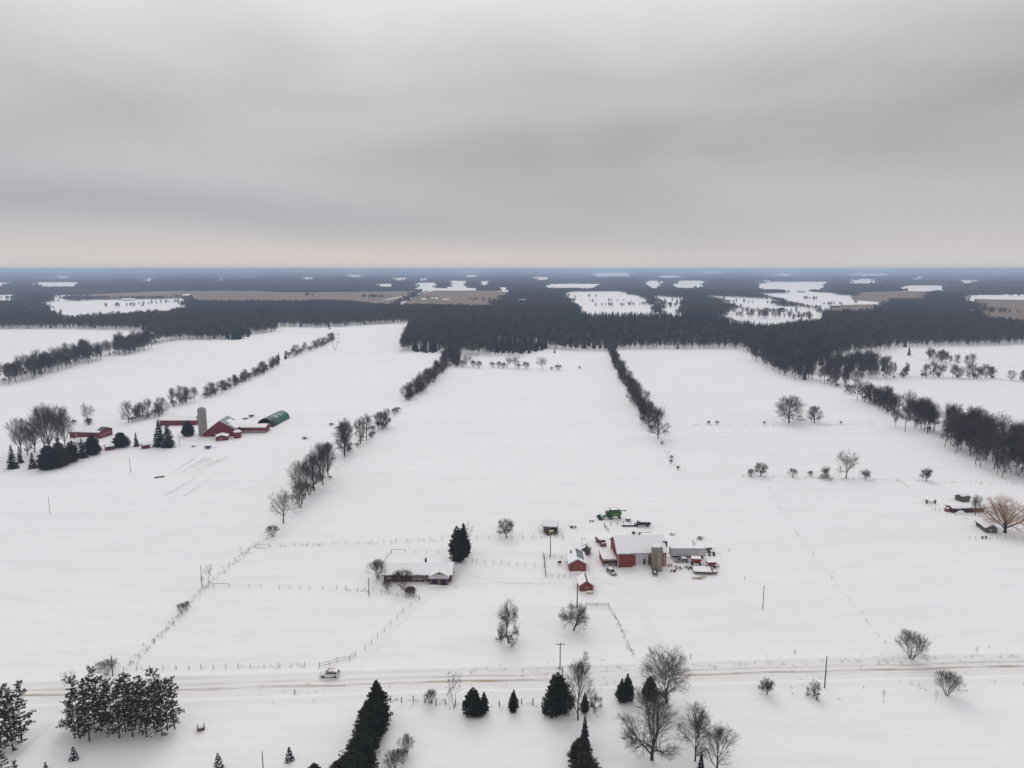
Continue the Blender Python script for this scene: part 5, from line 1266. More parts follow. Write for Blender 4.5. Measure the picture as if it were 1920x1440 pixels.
snow_slab([(Lb + .4, -.4, 4.36), (Lb + .4, Db + .4, 4.36), (10.2, Db + .4, 9.84), (10.2, -.4, 9.84)], 0.25, 55, 14, 8, cover=lambda u, v: (v < 0.45 and u > .12) or (0.3 < u < .8 and v < .8)).build('roof_snow', M_RSNOW, rf)
snow_slab([(3.8, Db + .4, 5.03), (3.8, -.4, 5.03), (10.2, -.4, 9.84), (10.2, Db + .4, 9.84)], 0.25, 56).build('roof_snow', M_RSNOW, rf)
snow_slab([(-.4, Db + .4, 2.36), (-.4, -.4, 2.36), (3.8, -.4, 5.03), (3.8, Db + .4, 5.03)], 0.25, 57).build('roof_snow', M_RSNOW, rf)
opening(t, 'window', 12.5, 1.2, 0.7, 0.7, 'front'); opening(t, 'window', 6.5, 1.2, 0.7, 0.7, 'front')
r, L, D = shed('milk_house', 'little red annex with snowy roof before the deep red barn', 'shed', (405, 827), (424, 828), 6.0, 2.2, 3.2, 'y', M_DEEPRED, M_ROOFDARK, 58, rz=0.3)
opening(r, 'window', 2.2, 0.9, 0.9, 0.8, 'front')
c = G(443, 822); t = thing('feed_room', 'stubby round red feed room with snow cap by the barn', 'shed', (c.x, c.y + 2.2, c.z))
MB().lathe([(2.2, -0.3), (2.2, 3.6)], n=16).build('wall', M_DEEPRED, t); MB().lathe([(2.5, 3.62), (2.3, 3.95), (1.4, 4.5), (0.2, 4.9)], n=16).build('roof_snow', M_RSNOW, t, smooth=True)
t, L, D = shed('low_red_wing', 'low red and grey wing running right from the deep red barn', 'barn', (451, 812), (498, 812), 8.0, 3.4, 4.6, 'x', M_DEEPRED, M_TIN, 60, rz=0.02)
MB().box(-0.02, L + .02, -0.06, -0.003, -0.2, 1.5).build('block_base', M_CONC, t)
# green arched shed
f0, f1 = G(504, 797), G(529, 784); t = thing('arched_shed', 'green arched storage shed with open dark front', 'shed', f0, math.atan2(f1.y - f0.y, f1.x - f0.x) - math.pi / 2)
Lq = (f1 - f0).length; Rq, n = 5.4, 18
def arch(R, zs=1.0): return [(-R * math.cos(math.pi * i / n), R * zs * math.sin(math.pi * i / n)) for i in range(n + 1)]
def arch_shell(R0, R1, y0, y1):
    o_, i_ = arch(R1), arch(R0); m = MB(); v = [(x, y0, z) for x, z in o_] + [(x, y1, z) for x, z in o_] + [(x, y0, z) for x, z in i_] + [(x, y1, z) for x, z in i_]; k = n + 1
    f = []
    for i in range(n): f += [(i, i + k, i + k + 1, i + 1), (2 * k + i, 2 * k + i + 1, 3 * k + i + 1, 3 * k + i), (i, i + 1, 2 * k + i + 1, 2 * k + i), (k + i, 3 * k + i, 3 * k + i + 1, k + i + 1)]
    return m.add(v, f)
arch_shell(Rq - 0.12, Rq, 0, Lq).build('shell', M_GREENTIN, t, smooth=False)
arch_shell(Rq - 0.1, Rq + 0.05, -5.5, -0.02).build('open_hood', M_NAVY, t)
m = MB(); m.prism(arch(Rq - .15), 'y', Lq - 0.4, Lq - 0.2); m.build('end_wall', M_NAVY, t)
for k, y in enumerate((4.5, 6.0, 11.5)):
    m = MB(); pp = [(-(Rq + .06) * math.cos(math.pi * i / 40), (Rq + .06) * math.sin(math.pi * i / 40)) for i in range(24, 30)]
    m.add([(x, y, z) for x, z in pp] + [(x, y + 0.7, z) for x, z in pp], [(i, i + 6, i + 7, i + 1) for i in range(5)]); m.build('snow_patch', M_RSNOW, t)
MB().box(-4.2, 4.2, -4.5, -1.5, 0.05, 2.6, .6, .4).build('stored_machine', M_RUSTBROWN, t)
mound((f0.x, f0.y - 6.5), 5.5, 1.4, 0.7, 'drift across the mouth of the green arched shed', seed=9)
for A, B, dd, ev, lb, sd_ in [((199, 845), (214, 843), 4.0, 2.0, 'tiny red hut behind the round evergreen', 63), ((268, 842), (282, 840), 3.5, 2.0, 'little dark red hut beside the small pointed spruce', 66)]:
    rr, L, D = shed('red_hut', lb, 'shed', A, B, dd, ev, ev + 0.9, 'x', M_DEEPRED, M_ROOFDARK, sd_)
    opening(rr, 'door', 1.4, 0.05, 0.9, 1.7, 'front', frame=M_DEEPRED, pane=M_DARK, sub='door_leaf')
r, L, D = shed('snowy_cottage', 'snow roofed cottage half hidden by the left windbreak', 'house', (140, 838), (172, 838), 7.0, 2.4, 4.2, 'x', M_TRAILER, M_ROOFDARK, 69, rz=0.1)
opening(r, 'window', 2, .9, 1.2, 1.1, 'front')

# --- right farm
r, L, D = shed('long_red_shed', 'long low red shed with snow drift in front at right', 'shed', (1787, 962), (1846, 960), 4.5, 1.8, 2.2, 'x', M_OXBLOOD, M_ROOFDARK, 71, snow_t=0.4)
for k in range(5): MB().box(5.5 + k * 1.5, 5.6 + k * 1.5, -0.08, -0.004, 0, 1.9).build('post', M_WOOD, r)
mound(G(1801, 963), 2.9, 1.2, 1.5, 'rounded snow drift against the long red shed', seed=12)
r, L, D = shed('red_kennel', 'small boxy red hut left of the long red shed', 'shed', (1774, 960), (1780, 960), 1.4, 1.2, 1.5, 'x', M_RUST, M_ROOFDARK, 73, over=0.1, snow_t=0.15)
opening(r, 'door', 0.25, 0.05, 0.6, 0.9, 'front', frame=M_LUMBER, pane=M_DARK, sub='door_leaf')
r, L, D = shed('grey_cabin', 'dark gabled cabin with snowy roof under the willow', 'shed', (1848, 999), (1866, 998), 8.0, 1.9, 3.2, 'y', M_OLDWOOD, M_ROOFDARK, 75, rz=-0.16)
opening(r, 'window', 1.3, 0.8, 0.8, 0.5, 'front')
r, L, D = shed('tilted_shed', 'dark old shed with pointed end behind the grey tree', 'shed', (1806, 942), (1818, 940), 4.0, 1.8, 2.8, 'x', M_OLDWOOD, M_OLDWOOD, 77, rz=0.35, cover=(lambda u, v: v > 0.45, None))
t = thing('feed_rack', 'dark slatted feed rack with flared ends in the right field', 'rack', G(1745, 944), 0.0)
for x in (-1.8, 1.7): MB().prism([(x - .1, 0), (x + .15, 0), (x + .35 * (1 if x > 0 else -1), 1.6), (x + .1, 1.6)], 'y', -.6, .6).build('end_frame', M_OLDWOOD, t)
for z in (0.35, 0.75, 1.05): MB().box(-1.7, 1.75, -0.65, -0.58, z, z + 0.14).build('slat', M_OLDWOOD, t)
t = thing('hay_feeder', 'small dark hay feeder near posts below the willow', 'feeder', G(1845, 1010), 0.1)
for x in (-.8, .75): MB().box(x, x + .1, -.4, .4, 0, 1.1).build('end_frame', M_OLDWOOD, t)
for z in (0.4, 0.8): MB().box(-.68, .73, -.45, -.38, z, z + .12).build('slat', M_OLDWOOD, t)

# --- far buildings, a kilometre or more away
for lb, u, v, w, d, e, rg_, mw in [('white roofed barn on the tan field behind left wood', 348, 559, 34, 22, 9, 13, M_OLDWOOD), ('long snowy roofed shed left of the white roofed far barn', 240, 564, 45, 14, 4, 7, M_TRAILER), ('tiny far house at the left edge beyond the wood', 35, 563, 36, 14, 5, 8, M_TRAILER),
                                   ('pale far farmhouse at the lane end among tan fields', 814, 564, 26, 14, 6, 10, M_TRAILER), ('far barn with snowy roof behind centre wood', 979, 570, 24, 16, 8, 13, M_OLDWOOD), ('low far shed beside the snowy roofed far barn', 1000, 573, 30, 10, 4, 6, M_TRAILER),
                                   ('far red barn in the snowfield right of centre', 1060, 577, 22, 12, 5, 8, M_DEEPRED), ('tiny far farmhouse on the upper right snowfield', 1504, 549, 34, 16, 7, 11, M_TRAILER), ('far dark barn on right snowfield before tan strip', 1567, 577, 26, 14, 5, 9, M_OLDWOOD), ('far white house on the rise at upper right', 1438, 530, 60, 24, 8, 14, M_WHITE),
                                   ('far low house in the trees by the right tan field', 1815, 588, 30, 12, 5, 8, M_TRAILER), ('pale shed in the far lane hamlet, left one', 795, 564, 20, 12, 4, 7, M_TRAILER), ('snowy roofed hut by the far hamlet, right one', 836, 565, 22, 12, 4, 7, M_TRAILER)]:
    c = G(u, v); t = thing('far_building', lb, 'building', (c.x, c.y, c.z), PRNG.uniform(-.3, .3))
    w *= 0.8; MB().prism([(0, -1), (d, -1), (d, e), (d / 2, rg_), (0, e)], 'x', -w / 2, w / 2).build('wall', mw, t)
    mb = MB()
    for q in ([(-1, -0.6, e - .6), (0, d / 2, rg_)], [(0, d / 2, rg_), (1, d + .6, e - .6)]):
        (_, y0, z0), (_, y1, z1) = q; mb.prism([(y0, z0 + .1), (y1, z1 + .1), (y1, z1 + .6), (y0, z0 + .6)], 'x', -w / 2 - .6, w / 2 + .6)
    mb.build('roof_snow', M_RSNOW, t)
    for k in range(3): MB().box(-w * .3 + k * w * .25, -w * .3 + k * w * .25 + 2.0, -0.12, -0.01, e * .35, e * .7).build('window', M_GLASS, t)

# ------------------------------------------------------------------ vehicles and machines
def wheel(parent, x, y, r, w, name='wheel'):
    o = MB().tube((x, y - w / 2, r), (x, y + w / 2, r), r, r, 16).build(name, M_RUBBER, parent)
    MB().tube((x, y - w / 2 - .012, r), (x, y + w / 2 + .012, r), r * .55, r * .55, 10).build('rim', M_GREYSTEEL, o)
    return o
def car(name, label, loc, rz, paint, Ln=4.75, Ht=1.68, Wd=1.85, suv=True, snow=0.0, rack=False):
    """nose points along local -x"""
    t = thing(name, label, 'car', loc, rz); h = Ln / 2; w = Wd / 2; belt = Ht * .56
    back = h - (.12 if suv else .55)
    low = [(-h, .35), (-h + .06, .28), (h - .05, .28), (h, .45), (h - .02, belt), (-h + 1.25, belt), (-h + .35, belt * .84), (-h + .03, belt * .66)]
    mb = MB().prism([(x, z) for x, z in low], 'y', -w, w); b = mb.build('body', paint, t, bevel=0.09)
    cab = [(-h + 1.15, belt - .01), (h - .04, belt - .01), (back - .2, Ht - .05), (back - .6, Ht), (-h + 2.05, Ht - .02)]
    lo, hi = w - .04, w - .2; v = []; z0, z1 = belt, Ht
    for sgn in (-1, 1):
        for x, z in cab: f = (z - z0) / (z1 - z0); v.append((x, sgn * (lo + (hi - lo) * max(0, f)), z))
    n = len(cab); MB().add(v, [tuple(range(n)), tuple(range(2 * n - 1, n - 1, -1))] + [(i, i + n, (i + 1) % n + n, (i + 1) % n) for i in range(n)]).build('cabin', paint, t, bevel=0.06)
    def side(sgn, pts, nm):
        q = []
        for x, z in pts: f = (z - z0) / (z1 - z0); q.append((x, sgn * (lo + (hi - lo) * f + .012), z))
        MB().add(q, [tuple(range(len(q)))[::sgn]]).build(nm, M_GLASS, t)
    x0, x1 = -h + 1.42, back - .25
    for sgn in (-1, 1):
        side(sgn, [(x0, belt + .04), (x0 + 1.0, belt + .04), (x0 + 1.0, Ht - .16), (x0 + .68, Ht - .16)], 'window')
        side(sgn, [(x0 + 1.07, belt + .04), (x0 + 1.95, belt + .04), (x0 + 1.95, Ht - .17), (x0 + 1.07, Ht - .16)], 'window')
        side(sgn, [(x0 + 2.02, belt + .05), (x1 - .02, belt + .08), (x1 - .18, Ht - .2), (x0 + 2.02, Ht - .17)], 'window')
    MB().add([(-h + 1.22, -lo + .1, belt + .05), (-h + 1.22, lo - .1, belt + .05), (-h + 1.97, hi - .04, Ht - .08), (-h + 1.97, -hi + .04, Ht - .08)], [(0, 3, 2, 1)]).build('windscreen', M_GLASS, t).location.x = -0.03
    MB().add([(h - .07, -lo + .15, belt + .08), (h - .07, lo - .15, belt + .08), (back - .19, hi - .06, Ht - .12), (back - .19, -hi + .06, Ht - .12)], [(0, 1, 2, 3)]).build('rear_window', M_GLASS, t).location.x = 0.025
    for x in (-h + .88, h - .92):
        for y in (-w + .06, w - .06): wheel(t, x, y, .34, .24)
    for y in (-w + .12, w - .42):
        MB().box(-h - .015, -h + .12, y, y + .3, .62, .78).build('headlight', M_LAMP, t); MB().box(h - .1, h + .012, y, y + .3, .72, .95).build('tail_light', M_TAIL, t)
    MB().box(-h - .02, -h + .05, -.55, .55, .38, .6).build('grille', M_DARK, t)
    if rack:
        for x in (-.2, .6): MB().box(x, x + .06, -hi, hi, Ht + .06, Ht + .1).build('roof_bar', M_DARK, t)
        for y in (-hi + .05, hi - .1): MB().box(-.7, 1.4, y, y + .05, Ht + .02, Ht + .06).build('roof_rail', M_DARK, t)
    if snow:
        MB().box(-h + 2.15, back - .65, -hi + .05, hi - .05, Ht + .005, Ht + snow, .12, .1).build('roof_snow', M_RSNOW, t, bevel=.05)
    return t
c = G(617, 1272); hd = math.atan2(ROAD[60].y - ROAD[55].y, ROAD[60].x - ROAD[55].x)
car('parked_car', 'champagne white sport utility car on the road by the driveway', (c.x, c.y + .9, 0.07), -0.02, M_PEARL, rack=True)
c = G(1147, 1077); car('parked_car', 'silver car parked before the lean-to of big barn', (c.x, c.y + .9, c.z + .02), 1.95, M_SILVER, 4.5, 1.5, 1.8, snow=.12)
c = G(1279, 1055); car('buried_car', 'snow covered car beside the long white trailer', (c.x, c.y + .8, c.z - .05), 0.02, M_SILVER, 4.6, 1.45, 1.8, snow=.28)
def truck(label, loc, rz, paint, cat='truck', name='old_truck', box=True):
    t = thing(name, label, cat, loc, rz)
    MB().box(-3.0, 3.0, -.45, .45, .55, .75).build('chassis', M_DARK, t)
    MB().prism([(-3.0, .7), (-1.2, .7), (-1.2, 2.2), (-1.9, 2.2), (-2.15, 1.5), (-3.0, 1.35)], 'y', -.95, .95).build('cab', paint, t, bevel=.06)
    MB().add([(-2.12, -.8, 1.55), (-2.12, .8, 1.55), (-1.93, .75, 2.1), (-1.93, -.75, 2.1)], [(0, 3, 2, 1)]).build('windscreen', M_GLASS, t).location.x = -.02
    for y in (-.96, .96): MB().box(-1.85, -1.3, min(y, y * 1.01), max(y, y * 1.01), 1.5, 2.05).build('window', M_GLASS, t)
    MB().box(-1.05, 3.1, -1.05, 1.05, .8, 1.9).build('box', paint, t)
    for k in range(4): MB().box(-.95 + k * 1.25, -.85 + k * 1.25, -1.1, 1.1, .85, 1.95).build('stake', M_DARK, t)
    MB().box(-1.0, 3.05, -1.0, 1.0, 1.96, 2.25, .1, .1).build('snow_cap', M_RSNOW, t); MB().box(-1.85, -1.25, -.85, .85, 2.21, 2.4, .05, .05).build('snow_cap', M_RSNOW, t); MB().box(-2.9, -2.25, -.8, .8, 1.42, 1.55, .05, .05).build('snow_cap', M_RSNOW, t)
    for x in (-2.2, 2.0):
        for y in (-.9, .9): wheel(t, x, y, .42, .3)
    for y in (-.8, .6): MB().box(-3.03, -2.98, y, y + .2, .95, 1.15).build('headlight', M_LAMP, t)
    return t
c = G(1128, 1024); truck('old dark red truck with snow on its bed left of barn', (c.x, c.y + 2.0, c.z), 1.85, M_RUST)
c = G(1205, 988); t = truck('dark pickup with stake bed parked behind the barn', (c.x, c.y + .9, c.z), 0.0, M_NAVY, name='stake_truck')
# combine harvester
c = G(1150, 974); t = thing('combine_harvester', 'green combine harvester with corn head behind the barn', 'combine', (c.x, c.y + 1.6, c.z), 0.1)
MB().prism([(-1.6, 1.1), (3.0, 1.3), (3.3, 2.2), (3.1, 3.3), (-1.2, 3.3), (-1.6, 2.6)], 'y', -1.4, 1.4).build('body', M_GREEN, t, bevel=.08)
MB().box(-1.0, 1.6, -1.5, 1.5, 3.32, 3.95, -.25, -.2).build('grain_tank', M_DARK, t)
MB().box(-1.1, 1.7, -1.4, 1.4, 3.6, 3.98).build('tank_snow', M_RSNOW, t)
cb = MB().box(-3.0, -1.65, -.95, .95, 1.8, 3.5, .12, .08).build('cab', M_GREEN, t); MB().box(-3.04, -1.9, -.99, .99, 2.2, 3.25, .1, .06).build('cab_glass', M_GLASS, cb); MB().box(-3.1, -1.6, -1.0, 1.0, 3.52, 3.7, .05, .05).build('roof_snow', M_RSNOW, cb)
MB().prism([(-4.6, .4), (-2.0, 1.0), (-2.0, 1.8), (-4.4, 1.0)], 'y', -.6, .6).build('feeder_house', M_GREEN, t)
hd_ = MB().box(-5.2, -4.4, -2.4, 2.4, .35, 1.0).build('corn_head', M_GREEN, t)
for k in range(7):
    y = -2.3 + k * .77; mb = MB(); mb.add([(-5.2, y - .28, .3), (-5.2, y + .28, .3), (-5.2, y, .95), (-6.6, y, .2)], [(0, 1, 2), (0, 3, 1), (1, 3, 2), (2, 3, 0)]); mb.build('snout', M_NAVY, hd_)
for y in (-1.55, 1.55): wheel(t, -1.2, y, .9, .6)
for y in (-1.2, 1.2): wheel(t, 2.6, y, .55, .4)
MB().tube((-1.2, -1.6, 3.3), (4.8, -1.75, 3.75), .2, .2, 10).tube((4.7, -1.75, 3.75), (4.95, -1.75, 3.3), .2, .24, 10).build('unloading_auger', M_GREEN, t)
MB().box(-.6, 2.6, -1.43, -1.41, 1.9, 2.1).build('stripe', M_YELLOW, t)
# gravity wagons
def wagon(label, loc, rz, paint, s=1.0):
    t = thing('gravity_wagon', label, 'wagon', loc, rz); t.scale = (s, s, s)
    MB().add([(-.6, -.5, .9), (.6, -.5, .9), (.6, .5, .9), (-.6, .5, .9), (-1.7, -1.2, 1.9), (1.7, -1.2, 1.9), (1.7, 1.2, 1.9), (-1.7, 1.2, 1.9), (-1.7, -1.2, 2.5), (1.7, -1.2, 2.5), (1.7, 1.2, 2.5), (-1.7, 1.2, 2.5)],
             [(0, 3, 2, 1)] + [(i + a, (i + 1) % 4 + a, (i + 1) % 4 + 4 + a, i + 4 + a) for a in (0, 4) for i in range(4)]).build('hopper', paint, t)
    MB().box(-1.66, 1.66, -1.16, 1.16, 2.42, 2.72, .1, .1).build('snow_cap', M_RSNOW, t)
    MB().box(-1.7, 1.7, -.12, .12, .55, .75).box(-1.4, -1.25, -.8, .8, .5, .7).box(1.25, 1.4, -.8, .8, .5, .7).build('running_gear', M_DARK, t)
    MB().tube((1.7, 0, .6), (3.4, 0, .3), .07, n=6).build('tongue', M_DARK, t)
    for k in (-.9, 0, .9): MB().box(k - .05, k + .05, -1.26, -1.2, 1.9, 2.5).build('rib', paint, t)
    for x in (-1.3, 1.3):
        for y in (-.85, .85): wheel(t, x, y, .42, .25)
c = G(1306, 1061); wagon('orange red gravity wagon in front of the white trailer', (c.x, c.y + 1, c.z), -0.12, M_ORANGE)
c = G(1334, 1067); wagon('dark red gravity wagon at right end of the yard', (c.x, c.y + 1.2, c.z), 0.05, M_RUST, .9)
# semi trailer
a, h, l = frame_px((1257, 1048), (1323, 1048)); t = thing('box_trailer', 'long pale box trailer with snow on top right of barn', 'trailer', a, 0.0)
b = MB().box(0, l, 0, 2.5, 1.0, 3.7).build('box', M_TRAILER, t)
for k in range(12): MB().box(.4 + k * (l - .8) / 11, .46 + k * (l - .8) / 11, -.03, -.003, 1.05, 3.6).build('rib', M_TRAILER, b)
MB().box(-.01, l + .01, -.05, -.004, 3.58, 3.72).build('top_rail', M_GREYSTEEL, b); MB().box(-.01, l + .01, -.05, -.004, .98, 1.12).build('bottom_rail', M_DARK, b)
snow_slab([(0, 0, 3.72), (l, 0, 3.72), (l, 2.5, 3.75), (0, 2.5, 3.75)], .25, 81, 16, 4).build('roof_snow', M_RSNOW, t)
for x in (l - 1.2, l - 2.3):
    for y in (.35, 2.15): wheel(t, x, y, .5, .35)
for y in (.5, 1.9): MB().box(2.2, 2.35, y, y + .15, 0, 1.0).build('landing_leg', M_DARK, t)
MB().box(.6, 8.0, .7, 1.8, .35, .98).build('underframe', M_DARK, t)
MB().box(-.04, -.004, .1, 2.4, 1.1, 3.6).build('rear_door', M_GREYSTEEL, t)
# flat hay rack with stake ends
t = thing('hay_rack_wagon', 'snow covered flat hay rack wagon in the yard corner', 'wagon', G(1318, 1078), -0.12)
MB().box(-3.0, 3.0, 0, 4.2, .75, .95).build('deck', M_RUSTBROWN, t)
snow_slab([(-3, 0, .96), (3, 0, .96), (3, 4.2, 1.0), (-3, 4.2, 1.0)], .3, 83, 10, 6).build('deck_snow', M_RSNOW, t)
for k in range(6): MB().box(-2.7 + k * 1.05, -2.62 + k * 1.05, 4.1, 4.18, .95, 2.3).build('stake', M_WOOD, t)
MB().box(3.0, 3.12, .1, 3.9, .8, 1.9).build('end_board', M_RUST, t)
for x in (-2, 2):
    for y in (.4, 3.6): wheel(t, x, y, .38, .22)
t = thing('lumber_pile', 'scattered pile of snowy pale lumber below the hay rack', 'lumber', G(1310, 1084), 0.15)
rg_ = random.Random(4)
for k in range(9):
    x, y, a_ = rg_.uniform(-1.6, 1.6), rg_.uniform(-.7, .7), rg_.uniform(-.7, .7); MB().box(-1.5, 1.5, -.09, .09, 0, .07).build('plank', M_LUMBER if k % 3 else M_WOOD, t, (x, y, .08 + .06 * k), a_)
for k in range(3): MB().box(-.6, .6, -.2, .2, 0, .1, .1, .05).build('snow_cap', M_RSNOW, t, (rg_.uniform(-1, 1), rg_.uniform(-.4, .4), .62), rg_.uniform(-.5, .5))
# little tractor at the silo foot
def tractor(label, loc, rz, paint, s=1.0, name='tractor'):
    t = thing(name, label, 'tractor', loc, rz); t.scale = (s, s, s)
    MB().box(-1.5, .2, -.35, .35, .7, 1.35, .05, .05).build('bonnet', paint, t, bevel=.05); MB().box(-.1, 1.1, -.4, .4, .6, 1.0).build('transmission', M_DARK, t)
    MB().box(.5, 1.0, -.25, .25, 1.0, 1.35).build('seat', M_DARK, t); MB().box(-1.45, .1, -.3, .3, 1.36, 1.5, .05, .05).build('snow_cap', M_RSNOW, t)
    MB().tube((.1, 0, 1.2), (.35, 0, 1.7), .03, n=6).tube((.3, -.2, 1.68), (.3, .2, 1.68), .03, n=6).build('steering_wheel', M_DARK, t); MB().tube((-.9, .15, 1.35), (-.9, .15, 2.0), .05, n=8).build('exhaust', M_DARK, t)
    for y in (-.75, .75): wheel(t, .7, y, .7, .35); wheel(t, -1.2, y * .8, .4, .2)
    for x0_, z_ in ((.35, 2.3),): MB().box(x0_, x0_ + .06, -.5, -.44, 1.0, z_).box(x0_, x0_ + .06, .44, .5, 1.0, z_).box(x0_, x0_ + .06, -.5, .5, z_, z_ + .07).build('roll_bar', M_DARK, t)
    return t
c = G(1229, 1080); tractor('small dark tractor at the foot of stained silo', (c.x, c.y + 1, c.z), 1.4, M_NAVY, .95)
c = G(1037, 1001); t = tractor('yellow tractor half sheltered in front of machine shed', (c.x, c.y - .2, c.z), .5, M_YELLOW, 1.1)
MB().box(-2.6, -2.2, -1.0, 1.0, .2, .9, .1, 0).build('loader_bucket', M_DARK, t); MB().tube((-2.2, -.6, .6), (-.2, -.5, 1.3), .06, n=6).tube((-2.2, .6, .6), (-.2, .5, 1.3), .06, n=6).build('loader_arm', M_YELLOW, t)
# smaller implements
def implement(name, label, cat, loc, rz, m, kind, s=1.0):
    t = thing(name, label, cat, loc, rz); t.scale = (s, s, s)
    MB().box(-1.6, 1.6, -.1, .1, .5, .65).box(-1.5, -1.35, -.9, .9, .45, .6).box(.9, 1.05, -.9, .9, .45, .6).build('frame', m, t)
    if kind == 'tines':
        for k in range(6):
            y = -.85 + k * .34; MB().tube((-1.4, y, .5), (-1.55, y, 0), .04, n=5).build('tine', m, t)
    elif kind == 'discs':
        for k in range(6):
            y = -.85 + k * .34; MB().tube((1.0, y - .02, .32), (1.0, y + .02, .32), .32, .32, 12).build('disc', m, t)
    elif kind == 'box':
        MB().box(-1.2, .8, -.8, .8, .66, 1.3, -.12, -.1).build('box', m, t); MB().box(-1.2, .8, -.8, .8, 1.2, 1.42, .05, .05).build('snow_cap', M_RSNOW, t)
    MB().tube((1.6, 0, .58), (2.9, 0, .35), .05, n=6).build('drawbar', m, t)
    for y in (-1, 1): wheel(t, -.2, y, .38, .18)
    return t
implement('plough', 'low dark implement with angled beam in field beside machine shed', 'implement', G(1075, 990), 2.4, M_DARK, 'discs', .9)
implement('cultivator', 'small red cultivator lying left of the wagons', 'implement', G(1271, 1066), 2.2, M_RUST, 'tines', .9)
implement('disc_harrow', 'dark disc harrow at the right end of white trailer', 'implement', G(1331, 1040), -.2, M_DARK, 'discs', 1.3)
implement('hay_rake', 'dark hay rake in upper right of yard', 'implement', G(1313, 1012), .1, M_DARK, 'tines', .8)
implement('hay_rake', 'dark hay rake upper one right of the barn', 'implement', G(1313, 1008), .1, M_DARK, 'tines', .6)
implement('field_drag', 'small grey implement alone in the snow behind barn', 'implement', G(1261, 1003), .3, M_GREYSTEEL, 'tines', .7)
implement('blue_cart', 'bright blue cart on the snow before left farm', 'cart', G(391, 841), .1, M_BLUE, 'box', 1.35)
implement('dark_spreader', 'dark box spreader between deep red barn and arched shed', 'implement', G(472, 782), .6, M_NAVY, 'box', 1.3)
implement('dark_cart', 'dark cart in the snow right of the arched shed', 'cart', G(622, 797), .2, M_NAVY, 'box', 1.1)
implement('old_rake', 'long low implement beside the dark cart', 'implement', G(634, 803), .6, M_DARK, 'tines', 1.3)
implement('wire_trailer', 'pale frame trailer alone right of the left farm', 'trailer', G(572, 823), .05, M_GREYSTEEL, 'box', 1.1)
implement('old_harrow', 'dark harrow behind the deep red barn', 'implement', G(459, 786), .1, M_DARK, 'discs', 1.2)
implement('spring_harrow', 'dark low harrow on the snow near the left farm lane', 'implement', G(362, 838), .4, M_DARK, 'discs', .9)
for nm, lb, ct, u, v, rz, m_, kd, sc in [('red_harrow', 'red harrow frame right of the dark red wagon', 'implement', 1342, 1062, 1.2, M_RUST, 'tines', 1.0), ('red_mower', 'small red mower below the hay rack corner', 'implement', 1340, 1076, .4, M_RUST, 'box', .7),
        ('manure_spreader', 'rusty box spreader behind the white trailer end', 'implement', 1328, 1032, .2, M_RUSTBROWN, 'box', 1.0), ('seed_drill', 'dark seed drill half buried between combine and corral', 'implement', 1178, 977, .1, M_DARK, 'box', .8), ('old_plough', 'old dark plough left of the corral posts', 'implement', 1110, 978, .5, M_DARK, 'tines', .7),
        ('scrap_cart', 'low dark cart left of the silo ruts', 'cart', 1262, 1072, .6, M_DARK, 'discs', .7), ('red_rake', 'red rake standing right of the stained silo', 'implement', 1256, 1061, .9, M_RUST, 'tines', .7), ('rusty_roller', 'rusty roller below the white trailer middle', 'implement', 1290, 1066, .1, M_RUSTBROWN, 'discs', .9)]:
    implement(nm, lb, ct, G(u, v), rz, m_, kd, sc)
t = thing('stone_boat', 'dark flat sledge beside the snowy crop rows', 'sledge', G(299, 895), .5)
for k in range(5): MB().box(-2.2, 2.2, -.8 + k * .33, -.52 + k * .33, .18, .32).build('plank', M_DARK, t)
for y in (-.75, .7): MB().box(-2.3, 2.3, y, y + .1, 0, .17).build('runner', M_WOOD, t)
t = thing('grain_auger', 'long thin grain auger leaning behind the barn', 'auger', G(1188, 1001), -.35)
MB().tube((0, 0, .4), (7.0, 0, 1.6), .1, n=8).build('tube', M_GREYSTEEL, t); MB().box(-.5, .4, -.4, .4, .1, .9).build('engine', M_DARK, t)
for y in (-.8, .8): wheel(t, 2.2, y, .35, .15)
MB().tube((2.2, -.8, .35), (3.4, 0, 1.0), .04, n=5).tube((2.2, .8, .35), (3.4, 0, 1.0), .04, n=5).build('strut', M_DARK, t)
t = thing('water_trough', 'long dark water trough inside the corral behind barn', 'trough', G(1180, 987), .02)
MB().add([(-3, -.3, .15), (3, -.3, .15), (3, .3, .15), (-3, .3, .15), (-3, -.42, .7), (3, -.42, .7), (3, .42, .7), (-3, .42, .7)], [(0, 3, 2, 1), (0, 1, 5, 4), (1, 2, 6, 5), (2, 3, 7, 6), (3, 0, 4, 7), (4, 5, 6, 7)]).build('basin', M_NAVY, t)
for x in (-2.6, 2.5): MB().box(x, x + .12, -.35, .35, 0, .14).build('foot', M_DARK, t)
MB().box(-2.9, 2.9, -.36, .36, .69, .78, .05, .05).build('snow_cap', M_RSNOW, t)
t = thing('covered_grill', 'small black hooded grill standing in the fenced yard', 'grill', G(1049, 1059), .5)
MB().box(-.55, .55, -.32, .32, .75, 1.0).build('firebox', M_BLACK, t); MB().prism([(-.34, 1.0), (.34, 1.0), (.26, 1.3), (.05, 1.42), (-.2, 1.36)], 'x', -.55, .55).build('hood', M_BLACK, t)
for x in (-.48, .4):
    for y in (-.27, .2): MB().box(x, x + .07, y, y + .07, -.02, .75).build('leg', M_GREYSTEEL, t)
t = thing('fallen_bale', 'rusty brown bale half capped with snow near pine grove', 'bale', G(377, 1368), .4)
MB().tube((-.75, 0, .55), (.75, 0, .55), .72, .72, 18).build('roll', M_RUSTBROWN, t); MB().lathe([(.85, .85), (.75, 1.15), (.4, 1.34), (.1, 1.4)], n=14).build('snow_cap', M_RSNOW, t, smooth=True)

